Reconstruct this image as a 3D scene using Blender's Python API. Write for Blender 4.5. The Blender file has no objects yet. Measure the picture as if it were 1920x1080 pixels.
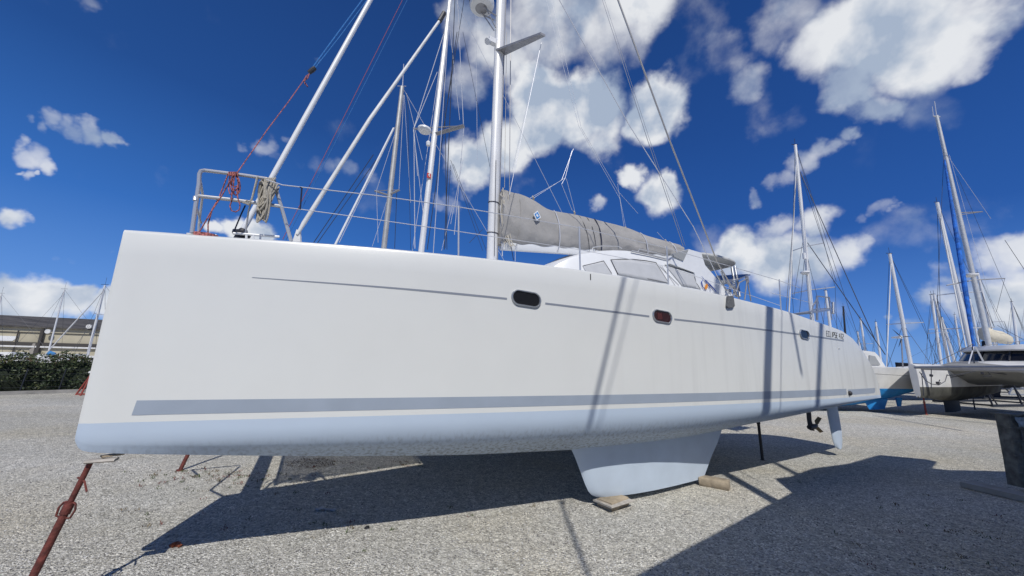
import bpy, bmesh, math, random
from mathutils import Vector, Matrix
S = bpy.context.scene
random.seed(7)
R = math.radians
# ------------------------------------------------------------------ camera
F = 693.0; CAMH = 2.1; PITCH = R(11.0); ROLL = R(1.4)
FW = Vector((0, math.cos(PITCH), math.sin(PITCH)))
R0 = Vector((1, 0, 0)); U0 = R0.cross(FW)
UP = U0*math.cos(ROLL) - R0*math.sin(ROLL); RT = R0*math.cos(ROLL) + U0*math.sin(ROLL)
CP = Vector((0, 0, CAMH))
cd = bpy.data.cameras.new('camera'); cam = bpy.data.objects.new('camera', cd)
S.collection.objects.link(cam); S.camera = cam
cd.sensor_width = 36; cd.lens = 36*F/1920; cd.clip_start = 0.05; cd.clip_end = 3000
cam.matrix_world = Matrix(((RT.x, UP.x, -FW.x, CP.x), (RT.y, UP.y, -FW.y, CP.y), (RT.z, UP.z, -FW.z, CP.z), (0, 0, 0, 1)))
def ray(x, y): return FW + RT*((x-960)/F) - UP*((y-540)/F)
def at(x, y, Y):            # world point seen at photo pixel, on the vertical plane y = Y
    d = ray(x, y); return CP + d*(Y/d.y)
def atz(x, y, z=0.0):
    d = ray(x, y); return CP + d*((z-CAMH)/d.z)
# ------------------------------------------------------------------ light and sky
SUN_AZ = R(11.5); SUN_EL = R(49.8)
SUNV = Vector((math.sin(SUN_AZ)*math.cos(SUN_EL), -math.cos(SUN_AZ)*math.cos(SUN_EL), math.sin(SUN_EL)))
sl = bpy.data.lights.new('sun', 'SUN'); sl.energy = 3.5; sl.angle = R(0.45); sl.color = (1, 0.965, 0.91)
so = bpy.data.objects.new('sun', sl); S.collection.objects.link(so)
so.rotation_euler = SUNV.to_track_quat('Z', 'Y').to_euler()
S.view_settings.view_transform = 'Standard'; S.view_settings.look = 'None'
S.view_settings.exposure = 0.0; S.view_settings.gamma = 1
W = bpy.data.worlds.new('World'); S.world = W; W.use_nodes = True
wt = W.node_tree; wt.nodes.clear(); wl = wt.links
def wn(t, **k):
    n = wt.nodes.new(t)
    for a, b in k.items(): setattr(n, a, b)
    return n
def wmath(op, a, b=None, c=None, clamp=False):
    n = wn('ShaderNodeMath', operation=op, use_clamp=clamp)
    for i, q in enumerate((a, b, c)):
        if q is None: continue
        if isinstance(q, (int, float)): n.inputs[i].default_value = q
        else: wl.new(q, n.inputs[i])
    return n.outputs[0]
out = wn('ShaderNodeOutputWorld'); bg = wn('ShaderNodeBackground'); bg.inputs[1].default_value = 0.1
wl.new(bg.outputs[0], out.inputs[0])
sky = wn('ShaderNodeTexSky', sky_type='NISHITA'); sky.sun_disc = False
sky.sun_elevation = SUN_EL; sky.sun_rotation = math.atan2(SUNV.x, SUNV.y)
sky.air_density = 1.0; sky.dust_density = 0.1; sky.ozone_density = 3.0; sky.altitude = 300
tc = wn('ShaderNodeTexCoord'); DIR = tc.outputs['Generated']
hs = wn('ShaderNodeHueSaturation'); hs.inputs['Saturation'].default_value = 1.32; hs.inputs['Value'].default_value = 0.74
wl.new(sky.outputs[0], hs.inputs['Color'])
sepd = wn('ShaderNodeSeparateXYZ'); wl.new(DIR, sepd.inputs[0])
def wramp(src, stops):
    r = wn('ShaderNodeValToRGB'); e = r.color_ramp.elements
    while len(e) < len(stops): e.new(.5)
    for q_, (p_, c_) in zip(e, stops): q_.position = p_; q_.color = (*c_, 1)
    wl.new(src, r.inputs[0]); return r.outputs[0]
rampL = wramp(sepd.outputs[2], [(0, (1.9, 4.1, 8.4)), (.10, (1.15, 2.9, 7.4)), (.28, (.40, 1.6, 5.3)), (.5, (.19, .78, 2.95)), (.75, (.14, .52, 2.0))])
rampR = wramp(sepd.outputs[2], [(0, (1.3, 3.3, 7.6)), (.10, (.72, 2.15, 6.4)), (.28, (.22, .98, 3.9)), (.5, (.16, .70, 2.9)), (.75, (.12, .5, 2.1))])
lr = wn('ShaderNodeMapRange'); lr.inputs['From Min'].default_value = -.75; lr.inputs['From Max'].default_value = .45; wl.new(sepd.outputs[0], lr.inputs['Value'])
smx = wn('ShaderNodeMix', data_type='RGBA'); wl.new(lr.outputs[0], smx.inputs[0]); wl.new(rampL, smx.inputs[6]); wl.new(rampR, smx.inputs[7])
sky_mix = wn('ShaderNodeMix', data_type='RGBA'); sky_mix.inputs[0].default_value = .12; wl.new(smx.outputs[2], sky_mix.inputs[6]); wl.new(hs.outputs[0], sky_mix.inputs[7])
# warped direction for ragged cloud edges
def noise(vec, scale, detail, rough=0.55, dist=0.0):
    n = wn('ShaderNodeTexNoise'); n.inputs['Scale'].default_value = scale; n.inputs['Detail'].default_value = detail
    n.inputs['Roughness'].default_value = rough; n.inputs['Distortion'].default_value = dist
    wl.new(vec, n.inputs['Vector']); return n
def vmath(op, a, b):
    n = wn('ShaderNodeVectorMath', operation=op)
    for i, q in enumerate((a, b)):
        if isinstance(q, (tuple, Vector)): n.inputs[i].default_value = q
        else: wl.new(q, n.inputs[i])
    return n
n1 = noise(DIR, 5.0, 5)
wp = vmath('SUBTRACT', n1.outputs['Color'], (0.5, 0.5, 0.5))
wps = wn('ShaderNodeVectorMath', operation='SCALE'); wps.inputs['Scale'].default_value = 0.11; wl.new(wp.outputs[0], wps.inputs[0])
n1b = noise(DIR, 21.0, 4)
wpb = vmath('SUBTRACT', n1b.outputs['Color'], (0.5, 0.5, 0.5))
wpbs = wn('ShaderNodeVectorMath', operation='SCALE'); wpbs.inputs['Scale'].default_value = 0.045; wl.new(wpb.outputs[0], wpbs.inputs[0])
WD = vmath('ADD', vmath('ADD', DIR, wps.outputs[0]).outputs[0], wpbs.outputs[0]).outputs[0]
# cloud blobs: photo pixel of the centre, radius in photo pixels, weight
CL = [(1130,25,110,.72),(1010,40,100,.68),(930,95,75,.66),(870,165,55,.6),(1205,0,80,.85),(1020,220,76,1.2),(1095,205,72,1.2),(985,165,50,1.0),
 (1130,255,55,.8),(1222,205,60,1.25),(960,280,55,1.0),(880,305,58,1.0),(930,285,40,.9),(1190,335,26,.9),(1235,368,46,.95),(1250,345,30,.9),(1128,388,24,.7),
 (1550,85,85,.85),(1640,60,105,1.1),(1725,80,95,1.0),(1810,50,80,.85),(1600,165,60,.9),(1655,205,40,.7),(1850,85,45,.7),(1350,110,55,.5),
 (1395,165,45,.55),(1440,60,55,.45),(1490,10,65,.5),
 (1460,480,70,1.05),(1390,470,56,1.05),(1530,485,66,.95),(1600,478,44,.75),(1540,412,46,.8),(1470,412,38,.75),(1645,470,26,.55),
 (1870,480,55,.8),(1915,470,48,.85),(1780,500,30,.5),(1850,550,75,1.0),(1905,570,66,1.0),(1780,560,45,.8),
 (20,560,50,1.2),(95,565,46,1.2),(150,572,40,1.2),(215,575,34,1.0),(-40,570,66,1.2),(60,590,60,1.0),(15,402,26,.8),(440,436,30,1.15),(480,446,34,1.15),(400,438,20,1.0)]
def chain(x0, y0, x1, y1, r, w, n):
    for i in range(n):
        f = i/(n-1); CL.append((x0+(x1-x0)*f, y0+(y1-y0)*f+(r*.25 if i % 2 else -r*.15), r*(.85+.4*math.sin(math.pi*f)), w*.84))
for q_ in ((1330,60,70,.34),(1290,150,50,.3),(1420,230,60,.3),(860,40,50,.5),(1290,40,60,.3),(1750,200,60,.3),(1500,220,50,.34),(1700,440,60,.36),(1330,440,50,.4),(620,250,60,.26),(700,380,60,.3),(1560,560,70,.33),(1850,400,60,.28),(330,340,60,.2),(1000,330,50,.35)): CL.append(q_)
chain(35, 226, 215, 256, 21, .74, 6); chain(10, 272, 90, 308, 24, .72, 4); chain(12, 320, 55, 326, 12, .68, 3); chain(110, 488, 215, 474, 16, .55, 5)
chain(1595, 262, 1415, 358, 22, .68, 8); chain(1612, 410, 1690, 392, 16, .52, 4); chain(1690, 612, 1760, 606, 14, .55, 3); chain(460, 262, 545, 255, 20, .5, 3)
chain(520, 290, 700, 335, 22, .44, 6); chain(810, 375, 870, 362, 22, .5, 3); chain(350, 215, 395, 228, 12, .5, 3); chain(150, 5, 215, 12, 22, .5, 3); chain(560, 92, 590, 108, 14, .42, 2)
acc = None
for (x, y, r, w) in CL:
    d = ray(x, y).normalized()
    L = ray(x, y).length
    rr = r/F/L*1.36
    dn = vmath('DISTANCE', WD, tuple(d))
    m = wn('ShaderNodeMapRange', interpolation_type='SMOOTHSTEP'); m.inputs['From Min'].default_value = rr; m.inputs['From Max'].default_value = rr*0.25
    m.inputs['To Min'].default_value = 0; m.inputs['To Max'].default_value = w
    wl.new(dn.outputs['Value'], m.inputs['Value'])
    acc = m.outputs[0] if acc is None else wmath('SMOOTH_MAX', acc, m.outputs[0], 0.12)
det = noise(DIR, 9.0, 8, 0.52, 0.15)
sun_off = vmath('ADD', DIR, tuple(Vector((0.03, 0.0, 0.045))))
det2 = noise(sun_off.outputs[0], 7.0, 5, 0.5, 0.1)
det3 = noise(DIR, 7.0, 5, 0.5, 0.1)
dens = wmath('ADD', acc, wmath('MULTIPLY', wmath('SUBTRACT', det.outputs[0], 0.5), 1.05))
gate = wn('ShaderNodeMapRange', interpolation_type='SMOOTHSTEP'); gate.inputs['From Min'].default_value = 0.02; gate.inputs['From Max'].default_value = 0.22
wl.new(acc, gate.inputs['Value'])
cov = wn('ShaderNodeMapRange', interpolation_type='SMOOTHSTEP'); cov.inputs['From Min'].default_value = 0.24; cov.inputs['From Max'].default_value = 0.92
wl.new(dens, cov.inputs['Value'])
COV = wmath('MULTIPLY', wmath('MULTIPLY', cov.outputs[0], gate.outputs[0]), 0.97)
shd = wmath('MULTIPLY', wmath('SUBTRACT', det3.outputs[0], det2.outputs[0]), 3.6)
big = noise(DIR, 4.0, 3)
thick = wn('ShaderNodeMapRange', interpolation_type='SMOOTHSTEP'); thick.inputs['From Min'].default_value = 0.70; thick.inputs['From Max'].default_value = 1.25; wl.new(dens, thick.inputs['Value'])
lum = wmath('ADD', wmath('ADD', 0.74, shd), wmath('MULTIPLY', wmath('SUBTRACT', big.outputs[0], 0.5), 1.5))
lum = wmath('SUBTRACT', lum, wmath('MULTIPLY', thick.outputs[0], 0.20), clamp=True)
cr = wn('ShaderNodeValToRGB'); cr.color_ramp.elements[0].position = 0.25; cr.color_ramp.elements[0].color = (3.9, 4.7, 6.0, 1)
cr.color_ramp.elements[1].position = 0.85; cr.color_ramp.elements[1].color = (8.0, 8.2, 8.5, 1)
wl.new(lum, cr.inputs[0])
mx = wn('ShaderNodeMix', data_type='RGBA'); wl.new(COV, mx.inputs[0]); wl.new(sky_mix.outputs[2], mx.inputs[6]); wl.new(cr.outputs[0], mx.inputs[7])
wl.new(mx.outputs[2], bg.inputs[0])

# ------------------------------------------------------------------ materials
MATS = {}
def mat(name, col, rough=0.5, metal=0.0, var=0.0, vs=8.0, bump=0.0, bs=40.0, spec=0.5, trans=0.0, alpha=1.0, coord='Object'):
    if name in MATS: return MATS[name]
    m = bpy.data.materials.new(name); m.use_nodes = True; t = m.node_tree; b = t.nodes['Principled BSDF']
    b.inputs['Base Color'].default_value = (*col, 1); b.inputs['Roughness'].default_value = rough; b.inputs['Metallic'].default_value = metal
    b.inputs['Specular IOR Level'].default_value = spec; b.inputs['Transmission Weight'].default_value = trans; b.inputs['Alpha'].default_value = alpha
    tcn = t.nodes.new('ShaderNodeTexCoord')
    if var:
        n = t.nodes.new('ShaderNodeTexNoise'); n.inputs['Scale'].default_value = vs; n.inputs['Detail'].default_value = 6
        t.links.new(tcn.outputs[coord], n.inputs['Vector'])
        r = t.nodes.new('ShaderNodeValToRGB'); r.color_ramp.elements[0].position = 0.3; r.color_ramp.elements[1].position = 0.7
        r.color_ramp.elements[0].color = (*[c*(1-var) for c in col], 1); r.color_ramp.elements[1].color = (*[min(1, c*(1+var)) for c in col], 1)
        t.links.new(n.outputs[0], r.inputs[0]); t.links.new(r.outputs[0], b.inputs['Base Color'])
    if bump:
        n = t.nodes.new('ShaderNodeTexNoise'); n.inputs['Scale'].default_value = bs; n.inputs['Detail'].default_value = 5
        t.links.new(tcn.outputs[coord], n.inputs['Vector'])
        bn = t.nodes.new('ShaderNodeBump'); bn.inputs['Strength'].default_value = bump; bn.inputs['Distance'].default_value = 0.02
        t.links.new(n.outputs[0], bn.inputs['Height']); t.links.new(bn.outputs[0], b.inputs['Normal'])
    MATS[name] = m; return m
def streaky(name, col, dirt, zlo, zhi, amount, low=False, rough=0.35):
    """painted surface with vertical run-off streaks of dirt (stains that belong to the hull)"""
    m = bpy.data.materials.new(name); m.use_nodes = True; t = m.node_tree; b = t.nodes['Principled BSDF']; L = t.links
    b.inputs['Roughness'].default_value = rough
    tcn = t.nodes.new('ShaderNodeTexCoord'); sep = t.nodes.new('ShaderNodeSeparateXYZ'); L.new(tcn.outputs['Object'], sep.inputs[0])
    mp = t.nodes.new('ShaderNodeMapping'); mp.inputs['Scale'].default_value = (1, 1, 0.07) if not low else (1, 1, 0.035); L.new(tcn.outputs['Object'], mp.inputs[0])
    n = t.nodes.new('ShaderNodeTexNoise'); n.inputs['Scale'].default_value = 24 if low else 5.5; n.inputs['Detail'].default_value = 5; n.inputs['Roughness'].default_value = .6
    L.new(mp.outputs[0], n.inputs['Vector'])
    r = t.nodes.new('ShaderNodeMapRange'); r.inputs['From Min'].default_value = 0.46 if low else 0.5; r.inputs['From Max'].default_value = 0.78; L.new(n.outputs[0], r.inputs['Value'])
    if low:
        g = t.nodes.new('ShaderNodeMapRange'); g.inputs['From Min'].default_value = zhi; g.inputs['From Max'].default_value = zlo; L.new(sep.outputs['Z'], g.inputs['Value'])
    else:
        g = t.nodes.new('ShaderNodeMapRange'); g.inputs['From Min'].default_value = zlo; g.inputs['From Max'].default_value = zhi; L.new(sep.outputs['X'], g.inputs['Value'])
    mu = t.nodes.new('ShaderNodeMath'); mu.operation = 'MULTIPLY'; L.new(r.outputs[0], mu.inputs[0]); L.new(g.outputs[0], mu.inputs[1])
    mu2 = t.nodes.new('ShaderNodeMath'); mu2.operation = 'MULTIPLY'; L.new(mu.outputs[0], mu2.inputs[0]); mu2.inputs[1].default_value = amount
    n2 = t.nodes.new('ShaderNodeTexNoise'); n2.inputs['Scale'].default_value = 1.7; n2.inputs['Detail'].default_value = 4; L.new(tcn.outputs['Object'], n2.inputs['Vector'])
    r2 = t.nodes.new('ShaderNodeMapRange'); r2.inputs['From Min'].default_value = 0.42; r2.inputs['From Max'].default_value = 0.75; r2.inputs['To Max'].default_value = .05; L.new(n2.outputs[0], r2.inputs['Value'])
    ad = t.nodes.new('ShaderNodeMath'); ad.operation = 'ADD'; ad.use_clamp = True; L.new(mu2.outputs[0], ad.inputs[0]); L.new(r2.outputs[0], ad.inputs[1])
    mxn = t.nodes.new('ShaderNodeMix'); mxn.data_type = 'RGBA'; L.new(ad.outputs[0], mxn.inputs[0])
    mxn.inputs[6].default_value = (*col, 1); mxn.inputs[7].default_value = (*dirt, 1)
    L.new(mxn.outputs[2], b.inputs['Base Color'])
    MATS[name] = m; return m
GEL = streaky('hull_gelcoat', (.70, .712, .69), (.36, .36, .35), 4.5, 11.5, .38, rough=.27)
ANTI = streaky('antifouling_blue_grey', (.48, .57, .68), (.11, .12, .13), .95, 1.30, 1.3, low=True, rough=.6)
WHITE = mat('white_paint', (.75, .76, .76), .35, var=.03, vs=3)
DECK = mat('deck_gelcoat', (.62, .62, .60), .5, var=.05)
BAND = mat('grey_band', (.32, .37, .44), .4, var=.05, vs=3)
PIN = mat('pinstripe_grey', (.24, .265, .31), .4)
STEEL = mat('stainless_steel', (.62, .62, .61), .34, .55)
ALU = mat('anodised_mast', (.74, .74, .73), .35, .1, var=.05, vs=2)
ALUD = mat('weathered_aluminium', (.32, .32, .33), .45, .4, var=.1)
BLACK = mat('black_rubber', (.015, .015, .017), .5)
DGLASS = mat('dark_glass', (.012, .012, .014), .10, 0, spec=.4)
REDIN = mat('red_curtain', (.075, .015, .015), .6)
BLKT = mat('dark_trim', (.03, .03, .035), .5)
SCREEN = mat('window_screen', (.50, .51, .52), .6, var=.04, vs=6)
CANVAS = mat('grey_canvas', (.33, .32, .305), .85, var=.10, vs=2.5, bump=.8, bs=7)
SAILW = mat('cream_canvas', (.62, .57, .45), .8, var=.1, bump=.4, bs=6)
ROPEW = mat('pale_rope', (.52, .48, .40), .9, var=.25, vs=90)
ROPEG = mat('grey_rope', (.40, .37, .31), .95, var=.25, vs=60)
ROPER = mat('red_fleck_rope', (.33, .11, .10), .85, var=.95, vs=55)
ROPEB = mat('blue_rope', (.02, .14, .38), .8, var=.4, vs=60)
ROPEN = mat('navy_rope', (.012, .018, .05), .8)
ROPEP = mat('thin_red_line', (.32, .07, .06), .8)
WIRE = mat('rigging_wire', (.42, .41, .40), .35, .7)
WIREL = mat('light_wire', (.62, .63, .66), .4, .2)
WIRED = mat('dark_wire', (.05, .055, .07), .5, .3)
RUST = mat('rusty_red_steel', (.13, .032, .024), .75, var=.5, vs=22, bump=.5, bs=60)
REDP = mat('red_painted_steel', (.30, .06, .045), .6, var=.3, vs=10)
WOOD = mat('weathered_wood', (.34, .28, .20), .85, var=.3, vs=9, bump=.6, bs=50)
WOODG = mat('grey_plywood', (.40, .37, .33), .85, var=.22, vs=12, bump=.4, bs=50)
SOLAR = mat('solar_cells', (.01, .02, .06), .15)
BLUE = mat('logo_blue', (.01, .06, .35), .5)
ORANGE = mat('logo_orange', (.75, .28, .03), .5)
LOGOB = mat('emblem_blue', (.02, .22, .55), .5)
REDS = mat('sticker_red', (.5, .04, .03), .5)
BLUEB = mat('blue_antifouling', (.02, .24, .60), .55, var=.2, vs=2)
BLUES = mat('blue_sailcover', (.015, .13, .50), .8, var=.45, vs=5)
GRIME = mat('grimy_underside', (.10, .10, .085), .8, var=.5, vs=1.6)
DBLUE = mat('dark_blue_paint', (.012, .016, .026), .6, var=.3)
CONC = mat('concrete', (.30, .29, .27), .9, var=.2, vs=3, bump=.5, bs=25)
OLD = mat('old_white_gelcoat', (.68, .68, .66), .5, var=.14, vs=1.5)
POSTM = mat('weathered_grey_post', (.13, .135, .125), .8, var=.5, vs=8, bump=.8, bs=25)
PATCH = mat('pale_blue_sheet', (.30, .38, .46), .7, var=.4, vs=12)
PLAST = mat('plastic_film', (.55, .57, .6), .3, trans=.3)
# ------------------------------------------------------------------ mesh helpers
class MB:
    def __init__(s): s.v = []; s.f = []; s.mi = []
    def face(s, idx, m=0): s.f.append(tuple(idx)); s.mi.append(m)
    def add(s, vs, fs, m=0):
        o = len(s.v); s.v += [Vector(p) for p in vs]
        for f in fs: s.face([i+o for i in f], m)
    def box(s, a, b, m=0):
        (x0, y0, z0), (x1, y1, z1) = a, b
        s.add([(x0,y0,z0),(x1,y0,z0),(x1,y1,z0),(x0,y1,z0),(x0,y0,z1),(x1,y0,z1),(x1,y1,z1),(x0,y1,z1)],
              [(3,2,1,0),(4,5,6,7),(0,1,5,4),(1,2,6,5),(2,3,7,6),(3,0,4,7)], m)
    def bar(s, a, b, w, h, up=(0,0,1), m=0):          # rectangular bar between two points
        a = Vector(a); b = Vector(b); d = (b-a).normalized(); sd = d.cross(Vector(up))
        if sd.length < 1e-4: sd = d.cross(Vector((1,0,0)))
        sd.normalize(); u = sd.cross(d).normalized(); vs = []
        for p in (a, b):
            for q in ((-1,-1),(1,-1),(1,1),(-1,1)): vs.append(p+sd*q[0]*w/2+u*q[1]*h/2)
        s.add(vs, [(3,2,1,0),(4,5,6,7),(0,1,5,4),(1,2,6,5),(2,3,7,6),(3,0,4,7)], m)
    def tube(s, pts, r, n=8, m=0, closed=False, sx=1.0):
        pts = [Vector(p) for p in pts]; k = len(pts); rs = r if isinstance(r, (list, tuple)) else [r]*k
        o = len(s.v); prev = None
        for i, p in enumerate(pts):
            if closed: d = pts[(i+1) % k]-pts[i-1]
            else: d = pts[min(i+1, k-1)]-pts[max(i-1, 0)]
            if d.length < 1e-9: d = Vector((0,0,1))
            d.normalize()
            if prev is None:
                a = d.cross(Vector((0,0,1)))
                if a.length < 1e-3: a = d.cross(Vector((0,1,0)))
            else: a = prev - d*prev.dot(d)
            a.normalize(); prev = a; c = d.cross(a)
            for j in range(n):
                t = 2*math.pi*j/n; s.v.append(p + a*math.cos(t)*rs[i]*sx + c*math.sin(t)*rs[i])
        for i in range(k if closed else k-1):
            i2 = (i+1) % k
            for j in range(n):
                j2 = (j+1) % n; s.face((o+i*n+j, o+i*n+j2, o+i2*n+j2, o+i2*n+j), m)
        if not closed:
            s.face([o+j for j in range(n)][::-1], m); s.face([o+(k-1)*n+j for j in range(n)], m)
    def loft(s, rings, m=0, caps=True, closed=True):
        o = len(s.v); n = len(rings[0])
        for r in rings: s.v += [Vector(p) for p in r]
        for i in range(len(rings)-1):
            for j in range(n if closed else n-1):
                j2 = (j+1) % n; mm = m(i, j) if callable(m) else m
                s.face((o+i*n+j, o+i*n+j2, o+(i+1)*n+j2, o+(i+1)*n+j), mm)
        if caps:
            m0 = m if not callable(m) else 0
            s.face([o+j for j in range(n)][::-1], m0); s.face([o+(len(rings)-1)*n+j for j in range(n)], m0)
    def prism(s, poly, off, m=0):                      # polygon extruded by a vector
        poly = [Vector(p) for p in poly]; off = Vector(off); n = len(poly)
        s.add(poly+[p+off for p in poly], [tuple(range(n))[::-1], tuple(range(n, 2*n))]+[(i, (i+1) % n, n+(i+1) % n, n+i) for i in range(n)], m)
    def lathe(s, prof, c, axis=(0,0,1), n=20, m=0):
        ax = Vector(axis).normalized(); a = ax.orthogonal().normalized(); b = ax.cross(a); c = Vector(c)
        s.loft([[c+ax*z+(a*math.cos(2*math.pi*j/n)+b*math.sin(2*math.pi*j/n))*max(r, 1e-4) for j in range(n)] for r, z in prof], m)
    def build(s, name, mats, parent=None, smooth=True, world=False, angle=35):
        if world and parent is not None:
            root = parent
            while root.parent: root = root.parent
            inv = (Matrix.Translation(root.location) @ root.rotation_euler.to_matrix().to_4x4()).inverted()
            vs = [inv @ p for p in s.v]
        else: vs = s.v
        me = bpy.data.meshes.new(name); me.from_pydata([tuple(p) for p in vs], [], s.f)
        if not isinstance(mats, (list, tuple)): mats = [mats]
        for q in mats: me.materials.append(q)
        me.polygons.foreach_set('material_index', s.mi)
        bm = bmesh.new(); bm.from_mesh(me); bmesh.ops.recalc_face_normals(bm, faces=bm.faces); bm.to_mesh(me); bm.free()
        if smooth:
            me.polygons.foreach_set('use_smooth', [True]*len(me.polygons)); me.set_sharp_from_angle(angle=R(angle))
        me.update()
        o = bpy.data.objects.new(name, me); S.collection.objects.link(o)
        if parent is not None: o.parent = parent
        return o
def tag(o, label=None, cat=None, group=None, kind=None):
    if label: o['label'] = label
    if cat: o['category'] = cat
    if group: o['group'] = group
    if kind: o['kind'] = kind
    return o
def thing(name, label, cat, loc=(0,0,0), rz=0, group=None):
    o = bpy.data.objects.new(name, None); S.collection.objects.link(o); o.empty_display_size = .2
    o.location = loc; o.rotation_euler = (0, 0, rz); tag(o, label, cat, group); return o
def one_tube(name, m, parent, pts, r, n=6, world=False, label=None):
    b = MB(); b.tube(pts, r, n); o = b.build(name, m, parent, world=world)
    if label: o['label'] = label
    return o
def interp(tab, s):
    if s <= tab[0][0]: return tab[0][1]
    for (a, p), (b, q) in zip(tab, tab[1:]):
        if s <= b: 
            t = (s-a)/(b-a); return p+(q-p)*t
    return tab[-1][1]
def smoothtab(tab, s):      # catmull-rom through the table
    n = len(tab)
    if s <= tab[0][0]: return tab[0][1]
    if s >= tab[-1][0]: return tab[-1][1]
    for i in range(n-1):
        if s <= tab[i+1][0]:
            x0, y0 = tab[i]; x1, y1 = tab[i+1]; h = x1-x0
            m0 = (y1-tab[i-1][1])/(x1-tab[i-1][0]) if i > 0 else (y1-y0)/h
            m1 = (tab[i+2][1]-y0)/(tab[i+2][0]-x0) if i < n-2 else (y1-y0)/h
            t = (s-x0)/h; return (2*t**3-3*t*t+1)*y0+(t**3-2*t*t+t)*h*m0+(-2*t**3+3*t*t)*y1+(t**3-t*t)*h*m1
# ------------------------------------------------------------------ ground
def ground_material():
    m = bpy.data.materials.new('gravel'); m.use_nodes = True; t = m.node_tree; L = t.links; b = t.nodes['Principled BSDF']
    b.inputs['Roughness'].default_value = .95; b.inputs['Specular IOR Level'].default_value = .2
    tcn = t.nodes.new('ShaderNodeTexCoord'); o = tcn.outputs['Object']
    def vor(scale, rnd=1.0):
        v = t.nodes.new('ShaderNodeTexVoronoi'); v.inputs['Scale'].default_value = scale; v.inputs['Randomness'].default_value = rnd; L.new(o, v.inputs['Vector']); return v
    def noi(scale, d=6, r=.6):
        v = t.nodes.new('ShaderNodeTexNoise'); v.inputs['Scale'].default_value = scale; v.inputs['Detail'].default_value = d; v.inputs['Roughness'].default_value = r; L.new(o, v.inputs['Vector']); return v
    def ramp(src, stops):
        r = t.nodes.new('ShaderNodeValToRGB'); e = r.color_ramp.elements
        while len(e) < len(stops): e.new(.5)
        for q, (p, c) in zip(e, stops): q.position = p; q.color = (*c, 1)
        L.new(src, r.inputs[0]); return r.outputs[0]
    def mix(f, a, c, bt='MIX'):
        x = t.nodes.new('ShaderNodeMix'); x.data_type = 'RGBA'; x.blend_type = bt
        if isinstance(f, float): x.inputs[0].default_value = f
        else: L.new(f, x.inputs[0])
        L.new(a, x.inputs[6]); L.new(c, x.inputs[7]); return x.outputs[2]
    va = vor(74); vb = vor(40); vc = vor(130)
    sepa = t.nodes.new('ShaderNodeSeparateColor'); L.new(va.outputs['Color'], sepa.inputs[0])
    sepb = t.nodes.new('ShaderNodeSeparateColor'); L.new(vb.outputs['Color'], sepb.inputs[0])
    ca = ramp(sepa.outputs[0], [(0, (.10, .095, .09)), (.22, (.29, .285, .27)), (.7, (.48, .465, .44)), (1, (.88, .87, .84))])
    cb = ramp(sepb.outputs[0], [(0, (.22, .215, .20)), (.6, (.42, .41, .385)), (1, (.66, .65, .62))])
    big = noi(.35, 5); med = noi(2.2, 6)
    f1 = ramp(med.outputs[0], [(.35, (0, 0, 0)), (.65, (1, 1, 1))])
    col = mix(f1, ca, cb)
    tint = ramp(big.outputs[0], [(.3, (.98, 1.0, 1.04)), (.5, (1, 1, 1)), (.7, (1.04, 1.0, .92))])
    col = mix(1.0, col, tint, 'MULTIPLY')
    fine = ramp(noi(7, 8, .75).outputs[0], [(.3, (.72, .72, .72)), (.7, (1.22, 1.22, 1.2))])
    col = mix(1.0, col, fine, 'MULTIPLY')
    # wheel-polished, paler and browner patches
    trk = noi(.12, 4)
    mp = t.nodes.new('ShaderNodeMapping'); mp.inputs['Scale'].default_value = (.25, 1.6, 1); mp.inputs['Rotation'].default_value = (0, 0, R(-20)); L.new(o, mp.inputs[0]); L.new(mp.outputs[0], trk.inputs['Vector'])
    tr = ramp(trk.outputs[0], [(.40, (.93, .93, .92)), (.62, (1.16, 1.16, 1.19))])
    col = mix(1.0, col, tr, 'MULTIPLY')
    wm = t.nodes.new('ShaderNodeRGB'); wm.outputs[0].default_value = (1.26, 1.24, 1.15, 1); col = mix(1.0, col, wm.outputs[0], 'MULTIPLY')
    L.new(col, b.inputs['Base Color'])
    def mth(op, a, c):
        x = t.nodes.new('ShaderNodeMath'); x.operation = op
        for i, q in enumerate((a, c)):
            if isinstance(q, (int, float)): x.inputs[i].default_value = q
            else: L.new(q, x.inputs[i])
        return x.outputs[0]
    h = mth('ADD', mth('MULTIPLY', va.outputs['Distance'], -1.0), mth('MULTIPLY', vb.outputs['Distance'], -1.3))
    h = mth('ADD', h, mth('MULTIPLY', noi(25, 6, .7).outputs[0], 1.0))
    bn = t.nodes.new('ShaderNodeBump'); bn.inputs['Strength'].default_value = 1.0; bn.inputs['Distance'].default_value = .013
    L.new(h, bn.inputs['Height']); L.new(bn.outputs[0], b.inputs['Normal'])
    return m
g = MB(); NG = 90
def gh(x, y):
    d = math.hypot(x-2, y-6)
    f = max(0.0, 1-d/40)
    return f*(.012*math.sin(x*1.7+1)*math.sin(y*1.3)+.010*math.sin(x*.6-y*.9))
ax = sorted(set([-600, -300, -150, -90, -60, -45, -35, -28]+[-22+i*.5 for i in range(112)]+[38, 46, 60, 90, 150, 300, 600]))
ay = sorted(set([-300, -100, -40, -20, -10]+[-6+i*.5 for i in range(70)]+[32, 38, 48, 65, 100, 180, 350, 700]))
for y in ay:
    for x in ax: g.v.append(Vector((x, y, gh(x, y))))
for j in range(len(ay)-1):
    for i in range(len(ax)-1):
        a = j*len(ax)+i; g.face((a, a+1, a+1+len(ax), a+len(ax)))
GM = ground_material()
tag(g.build('ground', GM), 'pale grey compacted gravel boatyard ground', None, kind='structure')
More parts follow.
